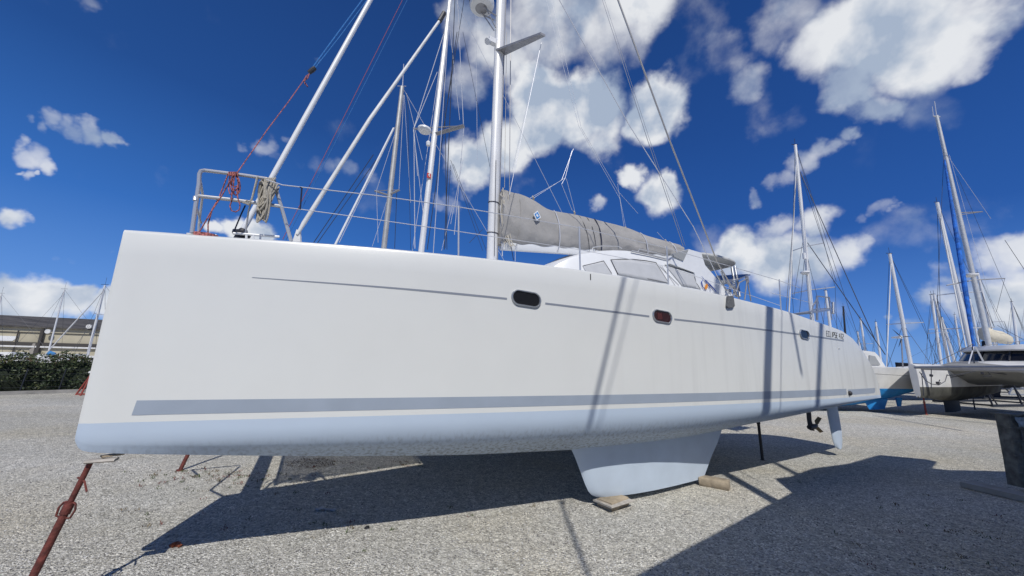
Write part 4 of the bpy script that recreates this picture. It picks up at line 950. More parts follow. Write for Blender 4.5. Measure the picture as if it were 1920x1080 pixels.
b = MB(); b.tube([P8(824, 40), P8(833, 24)], .09, 8); b.build('jib_swivel', BLKT, y2, world=True)
b = MB()
tipr = P8(870, 236, -7.2); tipl = P8(775, 241, -9.2); rt0 = P8(815, 252)
b.tube([rt0, tipr], .06, 6, sx=1.6); b.tube([P8(812, 250), tipl], .03, 6); b.tube([tipl, P8(817, 239), tipr], .022, 6); b.build('spreader', ALUD, m2, world=True)
b = MB(); c = P8(796, 243, -8.1); b.lathe([(0, -.1), (.2, -.1), (.26, -.03), (.25, .04), (.12, .1), (0, .11)], c, (.1, 0, 1), 20); b.build('radar_dome', WHITE, m2, world=True)
b = MB(); c = P8(803, 269, -8.05); b.lathe([(0, -.09), (.07, -.09), (.09, .03), (.05, .09), (0, .1)], c, (0, 0, 1), 12); b.build('mast_light', WHITE, m2, world=True)
c = P8(804.5, 329, -7.86); b = MB(); e1 = Uv*.075; b.prism([c-e1-Vector((0, 0, .09)), c+e1-Vector((0, 0, .09)), c+e1+Vector((0, 0, .09)), c-e1+Vector((0, 0, .09))], Vv*-.02); stk = b.build('sticker', REDS, m2, smooth=False, world=True)
b = MB(); b.bar(c+Vv*.012-e1*.4, c+Vv*.012+e1*.4+Vector((0, 0, .07)), .006, .03); b.bar(c+Vv*.012+e1*.4+Vector((0, 0, -.05)), c+Vv*.012-e1*.1+Vector((0, 0, -.0)), .006, .03); b.build('sticker_mark', WHITE, stk, smooth=False, world=True)
for p0, p1, m_, r_ in [((776, 240), (846, 20), WIREL, .014), ((776, 241), (820, 135), WIREL, .012), ((776, 242), (778, 466), WIREL, .014), ((776, 240), (783, 330), WIREL, .010), ((869, 234), (858, 0), WIREL, .014), ((870, 237), (852, 440), WIREL, .012), ((840, 20), (862, 225), WIREL, .010), ((853, 0), (833, 468), WIRED, .016), ((857, 60), (801, 468), WIRED, .014), ((870, 0), (830, 250), WIRED, .012), ((775, 243), (797, 430), WIREL, .010), ((832, 60), (838, 468), WIRED, .012)]:
    one_tube('rigging_wire', m_, y2, [P8(*p0), P8(*p1)], r_, 4, world=True)
# second yacht, further
Y3 = lambda x, y, v=-13: wl_(bp(x, y, v)); zd3 = 5.2
q0 = Y3(720, 463); q1 = Y3(754, 163); sl3 = (q1-q0)/(q1.z-q0.z); base3 = q0+sl3*(zd3-q0.z)
y3 = monohull('sailing_yacht', 'older yacht far behind the bow, with a short grey mast and a white raked forestay', (base3.x, base3.y), TH+math.pi, 12, 3.8, zd3, 3.0, 1.8, q1.z, (OLD, BLUEB), rake=(q1.x-base3.x, q1.y-base3.y), mast_r=.125, mast_s=.33, cabin_on=False, mastm=mat('dull_mast', (.40, .40, .39), .5, .3, var=.15, vs=3), wirem=WIREL)
for ch in list(y3.children):
    if ch.name.split('.')[0] in ('forestay', 'shroud'): bpy.data.objects.remove(ch)
m3 = [c_ for c_ in y3.children if c_.name.split('.')[0] == 'mast'][0]
one_tube('furled_jib', WHITE, y3, [Y3(628, 460), Y3(738, 240)], [.05, .04], 8, world=True)
b = MB(); b.tube([Y3(703, 358, -13.5), Y3(728, 366), Y3(749, 356, -12.6)], .05, 6); b.tube([Y3(703, 358, -13.5), Y3(749, 356, -12.6)], .02, 5); b.build('spreader', ALUD, m3, world=True)
for p0, p1, m_, r_ in [((636, 455), (741, 238), WIREL, .014), ((706, 358), (709, 455), WIREL, .010), ((706, 357), (744, 240), WIREL, .010), ((748, 357), (757, 178), WIREL, .012), ((744, 360), (740, 466), WIRED, .014), ((762, 175), (792, 300), WIREL, .012), ((764, 176), (770, 468), WIRED, .010), ((758, 178), (770, 380), WIREL, .010), ((588, 455), (700, 290), WIRED, .016), ((595, 456), (705, 300), WIRED, .014), ((729, 366), (698, 462), WIREL, .009), ((755, 160), (757, 120), WIREL, .02)]:
    one_tube('rigging_wire', m_, y3, [Y3(*p0), Y3(*p1)], r_, 4, world=True)
# other thin rigging between masts (belongs to a third yacht hidden behind)
y4 = thing('rigging_bundle', 'dark crossing stays of a hidden yacht between the two masts and the sail cover', 'rigging', Y3(880, 600, -16))
P16 = lambda x, y: wl_(bp(x, y, -16))
for p0, p1, m_ in [((868, 60), (924, 340), WIRED), ((892, 0), (895, 300), WIREL), ((845, 300), (905, 470), WIRED), ((850, 308), (912, 470), WIRED), ((850, 380), (828, 470), WIREL), ((868, 300), (845, 420), WIREL), ((880, 455), (905, 430), WIRED), ((1010, 100), (960, 320), WIREL), ((845, 310), (835, 465), WIRED)]:
    one_tube('stay', m_, y4, [P16(*p0), P16(*p1)], .014, 4, world=True)
# ---- right side background yachts : (base px, base py, top px, top py, Y, label...)
def bgboat(name, label, xb, yb, xt, yt, Y, heading, L=11, zd=3.0, **k):
    (bx, by), rk, zt = place(xb, yb, xt, yt, Y, zd)
    return monohull(name, label, (bx, by), heading, L, L*.31, zd, k.pop('zwl', 1.6), k.pop('zbot', 1.0), zt, k.pop('mats', (OLD, DBLUE)), rake=rk, **k)
R1 = bgboat('sailing_yacht', 'tall masted yacht behind the catamaran stern, its mast carrying a radar and two spreaders', 1522, 590, 1491, 272, 24, R(200), L=8.5, zd=1.9, zwl=1.2, zbot=.6, mast_r=.12, spread=((.33, 1.3), (.52, 1.0)), furl=(OLD, .045), mast_s=.36, group=None)
m1 = [c_ for c_ in R1.children if c_.name.split('.')[0] == 'mast'][0]
b = MB(); c = at(1509.5, 511, 23.8); b.lathe([(0, -.12), (.16, -.12), (.27, -.02), (.26, .05), (.1, .11), (0, .12)], c, (0, 0, 1), 18); b.build('radar_dome', WHITE, m1, world=True)
b = MB(); c = at(1508, 480, 23.8); b.lathe([(0, -.2), (.10, -.2), (.10, .2), (0, .2)], c, (0, 0, 1), 12); b.build('radar_reflector', WHITE, m1, world=True)
for p0, p1, r_ in [((1500, 322), (1642, 640), .022), ((1514, 455), (1660, 665), .022), ((1500, 322), (1568, 528), .014), ((1494, 330), (1474, 582), .018), ((1505, 455), (1488, 560), .012)]: one_tube('stay', WIRED, R1, [at(*p0, 24), at(*p1, 22)], r_, 4, world=True)
# blue bottomed yacht beyond the stern (stern to the right)
hd = R(196); 
Lb = 10.5; st_b = atz(1712, 764, 0)
bb = monohull('sailing_yacht', 'white yacht with bright blue bottom and keel just beyond the catamaran stern', (15.1, 19.6), R(185), 10.5, 3.2, 2.15, 1.16, .15, 9.0, (OLD, BLUEB), mast_s=.45, mast_r=.06, group=None, boomc=None, keel=False)
b = MB(); b.loft([[at(x, y, Y_) for x, y, Y_ in r_] for r_ in (((1618, 748, 19), (1640, 748, 18.9), (1665, 748, 19), (1640, 748, 19.2)), ((1630, 768, 19), (1645, 768, 18.9), (1659, 767, 19), (1645, 767, 19.2)))]); b.build('keel', BLUEB, bb, world=True)
b = MB(); b.prism([at(1681, 746, 19), at(1692, 746, 19), at(1690, 762, 19), at(1685, 762, 19)], (0, .08, 0)); b.build('rudder', BLUEB, bb, world=True)
for ch in list(bb.children):
    if ch.name.split('.')[0] in ('mast', 'forestay', 'backstay', 'shroud'):
        for g_ in list(ch.children): bpy.data.objects.remove(g_)
        bpy.data.objects.remove(ch)
one_tube('topside_line', BLKT, bb, [at(1625, 700, 17.9), at(1705, 705, 17.9)], .008, 4, world=True)
# its deckhouse and wind generator
b = MB(); b.prism([at(1618, 690, 20), at(1662, 690, 20), at(1648, 668, 20), at(1640, 660, 20), at(1618, 657, 20)], (.5, 1.6, 0)); dh = b.build('deckhouse', OLD, bb, world=True, smooth=False)
b = MB(); b.prism([at(1630, 684, 19.95), at(1651, 684, 19.95), at(1641, 668, 19.95), at(1630, 666, 19.95)], (0, .03, 0)); b.build('window', mat('hazy_glass', (.32, .33, .33), .3), dh, world=True, smooth=False)
b = MB(); b.tube([at(1693, 690, 20), at(1690, 633, 20)], .03, 6); b.build('generator_pole', ALUD, bb, world=True)
c = at(1690, 632, 19.85); b = MB(); b.tube([c, c+Vector((0, .5, 0))], [.09, .04], 10); wg = b.build('wind_generator', OLD, bb, world=True)
for a in (R(5), R(135), R(245)):
    b = MB(); b.prism([c+Vector((0, -.02, 0)), c+Vector((math.cos(a+.12)*.25, -.02, math.sin(a+.12)*.25)), c+Vector((math.cos(a)*.58, -.02, math.sin(a)*.58)), c+Vector((math.cos(a-.05)*.25, -.02, math.sin(a-.05)*.25))], (0, .02, 0)); b.build('blade', BLACK, wg, world=True, smooth=False)
# rudder, prop
FARY = [  # label, base px/py, top px/py, Y, heading, extra
 ('slim white masted yacht rising behind the wind generator', 1709, 690, 1668, 476, 27, 205, dict(mast_r=.12, spread=((.40, 1.0),), furl=(OLD, .04))),
 ('yacht with the tall leaning mast just left of the blue furled sail', 1822, 660, 1757, 380, 30, 215, dict(mast_r=.15, spread=((.45, 1.2), (.25, 1.4)), furl=(OLD, .05))),
 ('distant yacht with a plain mast directly left of the twin mast group', 1766, 690, 1746, 553, 44, 200, dict(mast_r=.14, spread=((.5, .9),))),
 ('distant yacht with an orange-tipped mast in the twin mast group', 1782, 690, 1751, 552, 42, 220, dict(mast_r=.14, spread=((.55, 1.0),))),
 ('distant yacht with the dark-topped mast right of the twin mast group', 1793, 690, 1765, 595, 52, 190, dict(mast_r=.16)),
 ('small distant yacht between the stern stays, its mast the taller of the pair', 1626, 680, 1613, 597, 60, 200, dict(mast_r=.15, spread=((.5, 1.0),))),
 ('small distant yacht between the stern stays, its mast carrying a lamp halfway', 1653, 690, 1642, 604, 58, 210, dict(mast_r=.15)),
 ('distant yacht with a dark mast close behind the stern curve', 1586, 640, 1581, 575, 50, 200, dict(mast_r=.12, mastm=DBLUE)),
 ('distant yacht with a short mast right beside the stern seat frame', 1557, 618, 1548, 545, 40, 205, dict(mast_r=.14)),
 ('distant yacht mast top showing above the boom end of the right catamaran', 1866, 650, 1833, 512, 46, 200, dict(mast_r=.15, spread=((.5, 1.1), (.3, 1.3)))),
 ('distant yacht at the right edge with a thin forked mast', 1912, 680, 1897, 566, 50, 200, dict(mast_r=.15, spread=((.5, .9),))),
 ('distant yacht mast standing between the blue furled sail and the thick mast', 1838, 660, 1818, 560, 55, 210, dict(mast_r=.13)),
 ('distant yacht with a thin bare mast left of the blue furled sail', 1806, 690, 1790, 590, 60, 190, dict(mast_r=.13)),
 ('far low masted yacht near the stern, right of the lamp-carrying mast', 1618, 690, 1608, 622, 85, 200, dict(mast_r=.16)),
]
for lab, xb, yb, xt, yt, Y, hd, kw in FARY: bgboat('sailing_yacht', lab, xb, yb, xt, yt, Y, R(hd), L=9.5, zd=1.9, zwl=1.2, zbot=.7, group='distant yachts with bare masts', **kw)
# ---- the catamaran at right, bows toward us
bwL = Vector((at(1712, 700, 17).x, 17, 0)); BD = Vector((.469, -.883, 0)); SD = Vector((.883, .469, 0)); Wc = 6.2
c2 = thing('catamaran', 'grubby white catamaran at the right edge, bows forward, with a blue furled sail', 'catamaran', bwL, 0)
def P2(s, w, z): return bwL+SD*s+BD*w+Vector((0, 0, z))
for w0 in (0, Wc):
    b = MB(); rings = []
    for i in range(15):
        s = 10.5*i/14; f = i/14; w = .12+.55*min(1, f/.3)**.7; zs = 2.28+.1*f; zk = .95-.35*math.sin(min(1, f/.5)*math.pi/2)+.35*max(0, (f-.6)/.4)
        rk = .25*(1-f)**4
        ring = [P2(s, w0+w*q, z) for q, z in ((1, zs), (1.03, 1.7), (.95, 1.35), (.8, 1.0), (.4, (zk+1)/2-.1), (0, zk), (-.4, (zk+1)/2-.1), (-.8, 1.0), (-.95, 1.35), (-1.03, 1.7), (-1, zs), (0, zs+.08))]
        ring = [p-SD*(rk*(2.3-p.z)*-.35) for p in ring]
        rings.append(ring)
    b.loft(rings, lambda i, j: 1 if 2 <= j <= 8 else 0); b.build('hull', [OLD, GRIME], c2, world=True)
    b = MB(); b.loft([[P2(s, w0+w, z) for s, w in ((3.2, 0), (4, .15), (5.6, 0), (4, -.15))] for z in (.75, .12)]); b.build('keel', DBLUE, c2, world=True)
b = MB(); b.tube([P2(.35, .1, 2.18), P2(.35, Wc-.1, 2.18)], .085, 10); b.build('crossbeam', ALUD, c2, world=True)
b = MB(); b.loft([[P2(s, .35, zt), P2(s, Wc-.35, zt), P2(s, Wc-.35, zb+.05), P2(s, Wc*.75, zb+.12), P2(s, Wc/2, zb-.15), P2(s, Wc*.25, zb+.12), P2(s, .35, zb)] for s, zb, zt in ((2.2, 2.15, 2.33), (3.0, 1.8, 2.42), (4.4, 1.5, 2.55), (6.0, 1.38, 2.6), (10.4, 1.35, 2.6))]); b.build('bridge_deck', mat('bridge_deck_shade_grey', (.24, .24, .23), .6, var=.2, vs=1.2), c2, world=True)  # white bridge deck coloured dark grey to carry its own shade
def plan(k, ds, z):
    ring = []
    for i in range(19):
        q = -1+2*i/18; ring.append(P2(3.7+ds+2.3*abs(q)**2.4, Wc/2+2.95*k*q, z))
    return ring+[P2(10, Wc/2+2.95*k, z), P2(10, Wc/2-2.95*k, z)]
b = MB(); b.loft([plan(1, 0, 2.45), plan(.99, .04, 2.58), plan(.93, .36, 3.08)]); cb2 = b.build('cabin', OLD, c2, world=True)
b = MB(); b.loft([plan(1.0, .02, 2.61), plan(.942, .32, 3.05)], caps=False); b.build('windscreen', DGLASS, cb2, world=True)
b = MB()
for i in (3, 6, 9, 12, 15):
    p_, q_ = plan(1.003, .01, 2.60)[i], plan(.946, .30, 3.06)[i]; b = MB(); b.tube([p_, q_], .035, 6); b.build('windscreen_pillar', BLKT, cb2, world=True)
b = MB(); b.loft([plan(.96, .2, 3.06), plan(.97, .14, 3.12), plan(.95, .3, 3.3), plan(.6, 1.5, 3.40), plan(.1, 3, 3.42)]); b.build('roof', OLD, c2, world=True)
b = MB(); b.loft([plan(1.0, -1.3, 2.36), plan(1.0, -.6, 2.50), plan(.98, .0, 2.58)]); b.build('foredeck', OLD, c2, world=True)
mb_ = at(1860, 676, 19.8); mt_ = at(1756, 217, 19.8)
b = MB(); b.tube([Vector((mb_.x+.03, 19.8, 2.5)), mb_.lerp(mt_, .5), mt_], [.115, .105, .08], 12); mst = b.build('mast', mat('right_mast', (.60, .60, .58), .45, .35, var=.1), c2, world=True)
b = MB(); b.tube([at(1752, 190, 19.8), at(1756, 217, 19.8)], .02, 5); b.tube([at(1748, 200, 19.8), at(1750, 218, 19.8)], .015, 5); b.tube([at(1750, 218, 19.8), at(1762, 219, 19.8)], .04, 6); b.build('masthead_antenna', WIREL, mst, world=True)
b = MB(); c = at(1820.5, 516, 19.5); b.lathe([(0, -.1), (.15, -.1), (.28, -.02), (.28, .05), (.1, .1), (0, .1)], c, (0, 0, 1), 18); b.build('radar_dome', OLD, mst, world=True)
b = MB(); b.tube([at(1800, 399, 19.8), at(1842, 397, 19.8)], .03, 5); b.tube([at(1800, 403, 19.8), at(1842, 397, 19.8)], .022, 5); b.tube([at(1775, 535, 20), at(1826, 525, 19.8), at(1884, 522, 19.6)], .03, 5); b.build('spreader', ALUD, mst, world=True)
b = MB(); b.tube([at(1826, 652, 18.4), at(1810, 545, 18.8), at(1790, 420, 19.2), at(1771, 300, 19.6)], [.05, .10, .085, .04], 10); b.build('furled_sail', BLUES, c2, world=True)
b = MB(); rg = []
for i, (x, y, r_) in enumerate(((1841, 622, .05), (1843, 626, .36), (1852, 628, .38), (1865, 630, .30), (1880, 633, .34), (1892, 636, .26), (1898, 638, .08))):
    p = at(x, y, 20.2-.05*i); rg.append([p+Vector((math.sin(i)*.02, math.cos(a)*r_*.7, math.sin(a)*r_+(.03*math.sin(a*3+i)))) for a in [2*math.pi*j/14 for j in range(14)]])
b.loft(rg); b.build('sail_cover', SAILW, c2, world=True)
b = MB(); b.tube([at(1845, 640, 20), at(1848, 664, 19.9), at(1856, 670, 19.8)], [.09, .14, .05], 8); b.build('hanging_sail_bag', DBLUE, c2, world=True)
b = MB(); b.lathe([(0, -.5), (.3, -.4), (.42, 0), (.3, .4), (0, .5)], P2(2.5, 3.6, 2.52), BD, 14); b.build('dinghy', mat('dinghy_grey', (.48, .48, .46), .6, var=.1), c2, world=True)
for p0, p1, m_, r_ in [((1826, 650), (1814, 690), WIREL, .03), ((1829, 650), (1848, 686), OLD, .04), ((1823, 650), (1828, 692), WIRED, .03), ((1770, 280), (1752, 690), WIRED, .012), ((1772, 285), (1858, 410), WIREL, .01), ((1780, 290), (1868, 600), WIREL, .008), ((1884, 522), (1868, 585), WIRED, .01), ((1795, 330), (1920, 620), WIRED, .008), ((1884, 450), (1925, 512), WIRED, .012), ((1740, 688), (1825, 645), WIRED, .014), ((1870, 610), (1925, 640), WIRED, .012), ((1722, 700), (1745, 712), BLKT, .03), ((1745, 718), (1768, 700), WIRED, .015), ((1836, 698), (1905, 712), WIREL, .03), ((1728, 715), (1835, 700), WIRED, .015)]:
    Yq = 17.6 if p0[1] > 640 and p1[1] > 640 else 19.7; one_tube('rigging_line', m_, c2, [at(*p0, Yq), at(*p1, Yq)], r_, 4, world=True)
for pts in ([(1724, 697), (1735, 713), (1746, 720), (1760, 722), (1772, 715), (1776, 702)], [(1746, 692), (1746, 728)], [(1762, 712), (1758, 722), (1764, 717)], [(1728, 700), (1732, 742)], [(1775, 704), (1800, 702), (1838, 694), (1870, 700), (1925, 706)], [(1846, 690), (1856, 702), (1843, 706), (1860, 705)]):
    one_tube('hanging_rope', WIRED, c2, [at(x, y, 16.3) for x, y in pts], .016, 5, world=True)
for q_ in ((1758, 718), (1746, 704), (1842, 700)): b = MB(); b.lathe([(0, -.06), (.05, -.05), (.06, .04), (0, .06)], at(q_[0], q_[1], 16.2), (.3, 0, 1), 8); b.build('block', BLKT, c2, world=True)
b = MB(); b.tube([at(1716, 689, 15.8), at(1930, 688, 12.0)], .055, 10); b.build('bow_tube', ALUD, c2, world=True)
b = MB()
for x in (1870, 1890, 1912): b.tube([at(x, 655, 19), at(x, 640, 19)], .015, 5)
b.tube([at(1845, 648, 19), at(1925, 638, 19)], .015, 5); b.build('roof_rail', ALUD, c2, world=True)
fp = atz(1737, 778, 0); prop('boat_prop', at(1731, 744, fp.y+.2), (fp.x, fp.y, 0), .035, REDP, 'slim red prop under the bow of the right-hand catamaran', handle=False)
fp = atz(1828, 768, 0); prop('boat_prop', at(1824, 745, fp.y+.3), (fp.x, fp.y, 0), .03, BLKT, 'short dark prop under the middle of the right-hand catamaran', handle=False)
cradle('dark steel boat cradle beyond the right-hand catamaran, nearer of the two', Vector((at(1855, 740, 25).x, 25, 0)), 6, 2.6, 1.5, R(15), DBLUE, 'boat cradles')
cradle('dark steel boat cradle at the right edge, farther of the two', Vector((at(1895, 740, 30).x, 30, 0)), 6, 2.6, 1.6, R(-10), DBLUE, 'boat cradles')
monohull('sailing_yacht', 'white hulled yacht on a trailer at the right edge behind the cradles', (at(1925, 700, 30).x+3, 30), R(190), 9, 2.8, 2.0, 1.2, .7, 13, (OLD, WHITE), mast_s=.6, mast_r=.08, group=None)
monohull('sailing_yacht', 'dark bottomed yacht hull standing behind the right-hand catamaran', (at(1838, 700, 31).x, 31), R(150), 10, 3.1, 2.4, 1.9, .8, 6, (DBLUE, DBLUE), mast_s=.5, mast_r=.03, group=None)
# low dark row of stored gear behind
rr_ = random.Random(13); 
for k in range(7):
    x = 1745+k*28; P = at(x, 740, 36+rr_.uniform(-2, 5)); b = MB(); w = rr_.uniform(.5, 1.1); h = rr_.uniform(.6, 1.3)
    b.bar((P.x-w, P.y, .1), (P.x+w, P.y, .1), .1, .1); b.bar((P.x-w, P.y, .1), (P.x, P.y+.2, h), .09, .09); b.bar((P.x+w, P.y, .1), (P.x, P.y+.2, h), .09, .09); b.bar((P.x-w*.5, P.y+.1, h*.5), (P.x+w*.5, P.y+.1, h*.5), .06, .06)
    tag(b.build('trestle', DBLUE if k % 2 else STEEL_F, smooth=False), 'small steel trestle in the row of stored stands beneath the distant hulls', 'trestle', 'trestles stored at the right')
# ================================================================== left side : hedge, fence, warehouse, masts
def lin(x0, y0, x1, y1, z=0): return atz(x0, y0, z), atz(x1, y1, z)
h0, h1 = atz(0, 741, 0), atz(165, 735.5, 0); hd_ = (h1-h0).normalized(); hn = Vector((-hd_.y, hd_.x, 0))
kb = MB(); k0 = h0-hd_*14; k1 = h0+hd_*16; kb.bar(Vector((k0.x, k0.y, .05)), Vector((k1.x, k1.y, .05)), .12, .22); tag(kb.build('kerb', CONC, smooth=False), 'low concrete kerb in front of the hedge', None, kind='structure')
hedge = thing('hedge', 'dense dark green hedge with a ragged top beside the warehouse', 'hedge', h0+hn*1.2)
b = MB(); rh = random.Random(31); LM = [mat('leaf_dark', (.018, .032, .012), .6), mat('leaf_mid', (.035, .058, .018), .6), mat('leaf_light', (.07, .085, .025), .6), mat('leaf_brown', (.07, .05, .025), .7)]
for i in range(26000):
    u = rh.uniform(-7, 9.5); top = 1.50+.13*math.sin(u*1.3)+.10*math.sin(u*3.7+1)+.07*math.sin(u*9)
    z = rh.random()**.8*top; dep = rh.uniform(0, 1.5); 
    dep = .0+1.6*rh.random()**1.4
    bul = .18*math.sin(u*2.1+z*2.3)+.12*math.sin(u*5.3-z*4)
    if rh.random() < .05: z = top+rh.uniform(0, .15)
    if math.sin(u*4.1+1.3*math.sin(z*5))*math.sin(z*6.1+u*2) > .62 and dep < .5: continue
    p = h0+hd_*u+hn*(.45+dep+bul)+Vector((0, 0, .15+z))
    sz = rh.uniform(.04, .09); n = Vector((rh.uniform(-1, 1), rh.uniform(-1.2, .4), rh.uniform(-.2, 1))).normalized(); a = n.orthogonal().normalized(); q = Vector(a); q.rotate(Matrix.Rotation(rh.uniform(0, 6.28), 3, n)); c_ = n.cross(q)
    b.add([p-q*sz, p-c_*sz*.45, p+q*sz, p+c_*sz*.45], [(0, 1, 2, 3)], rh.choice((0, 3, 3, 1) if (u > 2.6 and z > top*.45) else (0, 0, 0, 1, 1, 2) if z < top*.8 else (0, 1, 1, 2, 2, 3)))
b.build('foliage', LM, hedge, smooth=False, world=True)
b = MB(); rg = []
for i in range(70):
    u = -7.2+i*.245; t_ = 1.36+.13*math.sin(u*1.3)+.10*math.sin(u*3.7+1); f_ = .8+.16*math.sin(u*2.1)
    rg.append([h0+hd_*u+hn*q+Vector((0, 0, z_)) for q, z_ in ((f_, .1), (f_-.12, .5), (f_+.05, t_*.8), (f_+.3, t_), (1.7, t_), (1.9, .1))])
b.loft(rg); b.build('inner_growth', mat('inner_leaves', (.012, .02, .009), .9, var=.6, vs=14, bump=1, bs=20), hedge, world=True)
b = MB()
for i in range(60):
    u = rh.uniform(-7, 9.5); p = h0+hd_*u+hn*rh.uniform(.8, 1.8); b.tube([p, p+Vector((rh.uniform(-.1, .1), 0, .8)), p+Vector((rh.uniform(-.3, .3), rh.uniform(-.2, .2), 1.6))], [.03, .02, .008], 5)
b.build('stems', mat('bark', (.06, .045, .03), .9), hedge, world=True)
fence = thing('wire_fence', 'thin dark wire fence with slanting posts in front of the hedge', 'fence', h0+hn*.2)
def fpnt(u, z): return h0+hd_*u+hn*.2+Vector((0, 0, z))
u0 = (atz(33, 741, 0)-h0).dot(hd_); u1 = (atz(108, 738, 0)-h0).dot(hd_); du = u1-u0
for k in range(-2, 4): one_tube('post', DBLUE, fence, [fpnt(u0+du*k, 0), fpnt(u0+du*k+.08, 1.15)], .025, 6, world=True)
b = MB()
for z in (.3, .6, .9, 1.1): b.tube([fpnt(u0-2*du, z), fpnt(u0+3*du, z)], .004, 4)
b.build('wires', WIRED, fence, world=True)
# red tripod stand near the bow
c0 = atz(152, 741, 0); tt = thing('tripod_stand', 'red steel tripod boat stand beside the hedge, half hidden by the bow', 'boat stand', c0)
tp = Vector((c0.x+.28, c0.y, at(163, 699, c0.y).z))
for dx, dy in ((-.25, 0), (.25, -.25), (.75, .2), (.1, .4)): b = MB(); b.tube([tp, Vector((c0.x+dx, c0.y+dy, 0))], .035, 8); b.build('leg', REDP, tt, world=True)
b = MB(); b.bar(Vector((c0.x-.25, c0.y, .05)), Vector((c0.x+.75, c0.y+.2, .05)), .06, .06); b.build('foot_bar', REDP, tt, world=True)
b = MB(); b.lathe([(0, 0), (.14, 0), (.12, .08), (0, .1)], tp, (0, 0, 1), 12); b.build('head_pad', OLD, tt, world=True)
# warehouse
wd = Vector((math.sin(R(68)), math.cos(R(68)), 0)); wn_ = Vector((-wd.y, wd.x, 0)); W0 = at(0, 616, 66); W0.z = 0
def wpt(u, z, off=0): return W0+wd*u+wn_*off+Vector((0, 0, z))
def onwall(x, y, off=0):
    d = ray(x, y); o = W0+wn_*off; t = (o-CP).dot(wn_)/d.dot(wn_); P = CP+d*t; return (P-W0).dot(wd), P.z
ze = onwall(0, 616)[1]+.45; zr = onwall(0, 643)[1]
wh = thing('warehouse', 'long beige warehouse with a grey corrugated roof behind the hedge', 'warehouse', W0)
WALLM = mat('beige_cladding', (.46, .42, .31), .85, var=.16, vs=.25, bump=.2, bs=2)
b = MB(); b.prism([wpt(-25, 0), wpt(60, 0), wpt(60, ze), wpt(-25, ze)], wn_*22); b.build('wall', WALLM, wh, world=True, smooth=False)
rm = bpy.data.materials.new('grey_roof_sheets'); rm.use_nodes = True; t = rm.node_tree; bs_ = t.nodes['Principled BSDF']; bs_.inputs['Roughness'].default_value = .9
tcn = t.nodes.new('ShaderNodeTexCoord'); mp = t.nodes.new('ShaderNodeMapping'); mp.inputs['Rotation'].default_value = (0, 0, -R(22)); mp.inputs['Scale'].default_value = (.08, .9, .9); nn = t.nodes.new('ShaderNodeTexNoise'); nn.inputs['Scale'].default_value = 1.4; nn.inputs['Detail'].default_value = 7; nn.inputs['Roughness'].default_value = .7
t.links.new(tcn.outputs['Object'], mp.inputs[0]); t.links.new(mp.outputs[0], nn.inputs['Vector']); rp = t.nodes.new('ShaderNodeValToRGB'); rp.color_ramp.elements[0].position = .38; rp.color_ramp.elements[0].color = (.035, .033, .032, 1); rp.color_ramp.elements[1].position = .6; rp.color_ramp.elements[1].color = (.105, .098, .092, 1)
t.links.new(nn.outputs[0], rp.inputs[0]); t.links.new(rp.outputs[0], bs_.inputs['Base Color'])
zt_r = ze+2.6
b = MB(); b.prism([wpt(-25, ze+.15, -.5), wpt(-25, zt_r, 11), wpt(-25, ze+.15, 22.5), wpt(-25, ze-.1, 22.5), wpt(-25, ze-.1, -.5)], wd*85); b.build('roof', rm, wh, world=True, smooth=False)
b = MB(); b.bar(wpt(-25, ze-.95, -.12), wpt(60, ze-.95, -.12), .14, .10); b.build('upper_rail', mat('rail_dark', (.06, .055, .05), .8), wh, world=True, smooth=False)
b = MB(); b.bar(wpt(-25, zr, -.15), wpt(60, zr, -.15), .3, .55); b.build('band_recess', MATS['rail_dark'], wh, world=True, smooth=False)
b = MB(); b.bar(wpt(-25, zr-.5, -.3), wpt(60, zr-.5, -.3), .3, .28); b.build('canopy_edge', OLD, wh, world=True, smooth=False)
for x in (78, -60): 
    u = onwall(x, 640)[0]; b = MB(); b.tube([wpt(u, ze-.3, -.35), wpt(u-.02, 0, -.35)], .28, 8); b.build('downpipe', MATS['rail_dark'], wh, world=True)
    b = MB(); b.bar(wpt(u-.75, zr+.1, -.2), wpt(u-.75, 0, -.2), .8, .3, up=(0, 1, 0)); b.build('pilaster', mat('pilaster_grey', (.30, .28, .25), .9), wh, world=True, smooth=False)
u = onwall(32, 640)[0]; b = MB(); b.tube([wpt(u, ze-.7, -.3), wpt(u, 0, -.3)], .1, 6); b.build('downpipe', MATS['rail_dark'], wh, world=True)
ua, za = onwall(-20, 625); ub, zb2 = onwall(33, 644); b = MB(); b.prism([wpt(ua-5, za-.35, -.06), wpt(ub, za-.35, -.06), wpt(ub-.7, zb2+.4, -.06), wpt(ua-5, zb2+.4, -.06)], wn_*.05); b.build('white_panel', WHITE, wh, world=True, smooth=False)
for x, y in ((97, 622), (173, 613)):
    u, z = onwall(x, y); b = MB(); b.lathe([(0, -.15), (.4, -.15), (.4, .1), (0, .15)], wpt(u, z, -.9), wn_, 12); b.build('wall_lamp', OLD, wh, world=True)
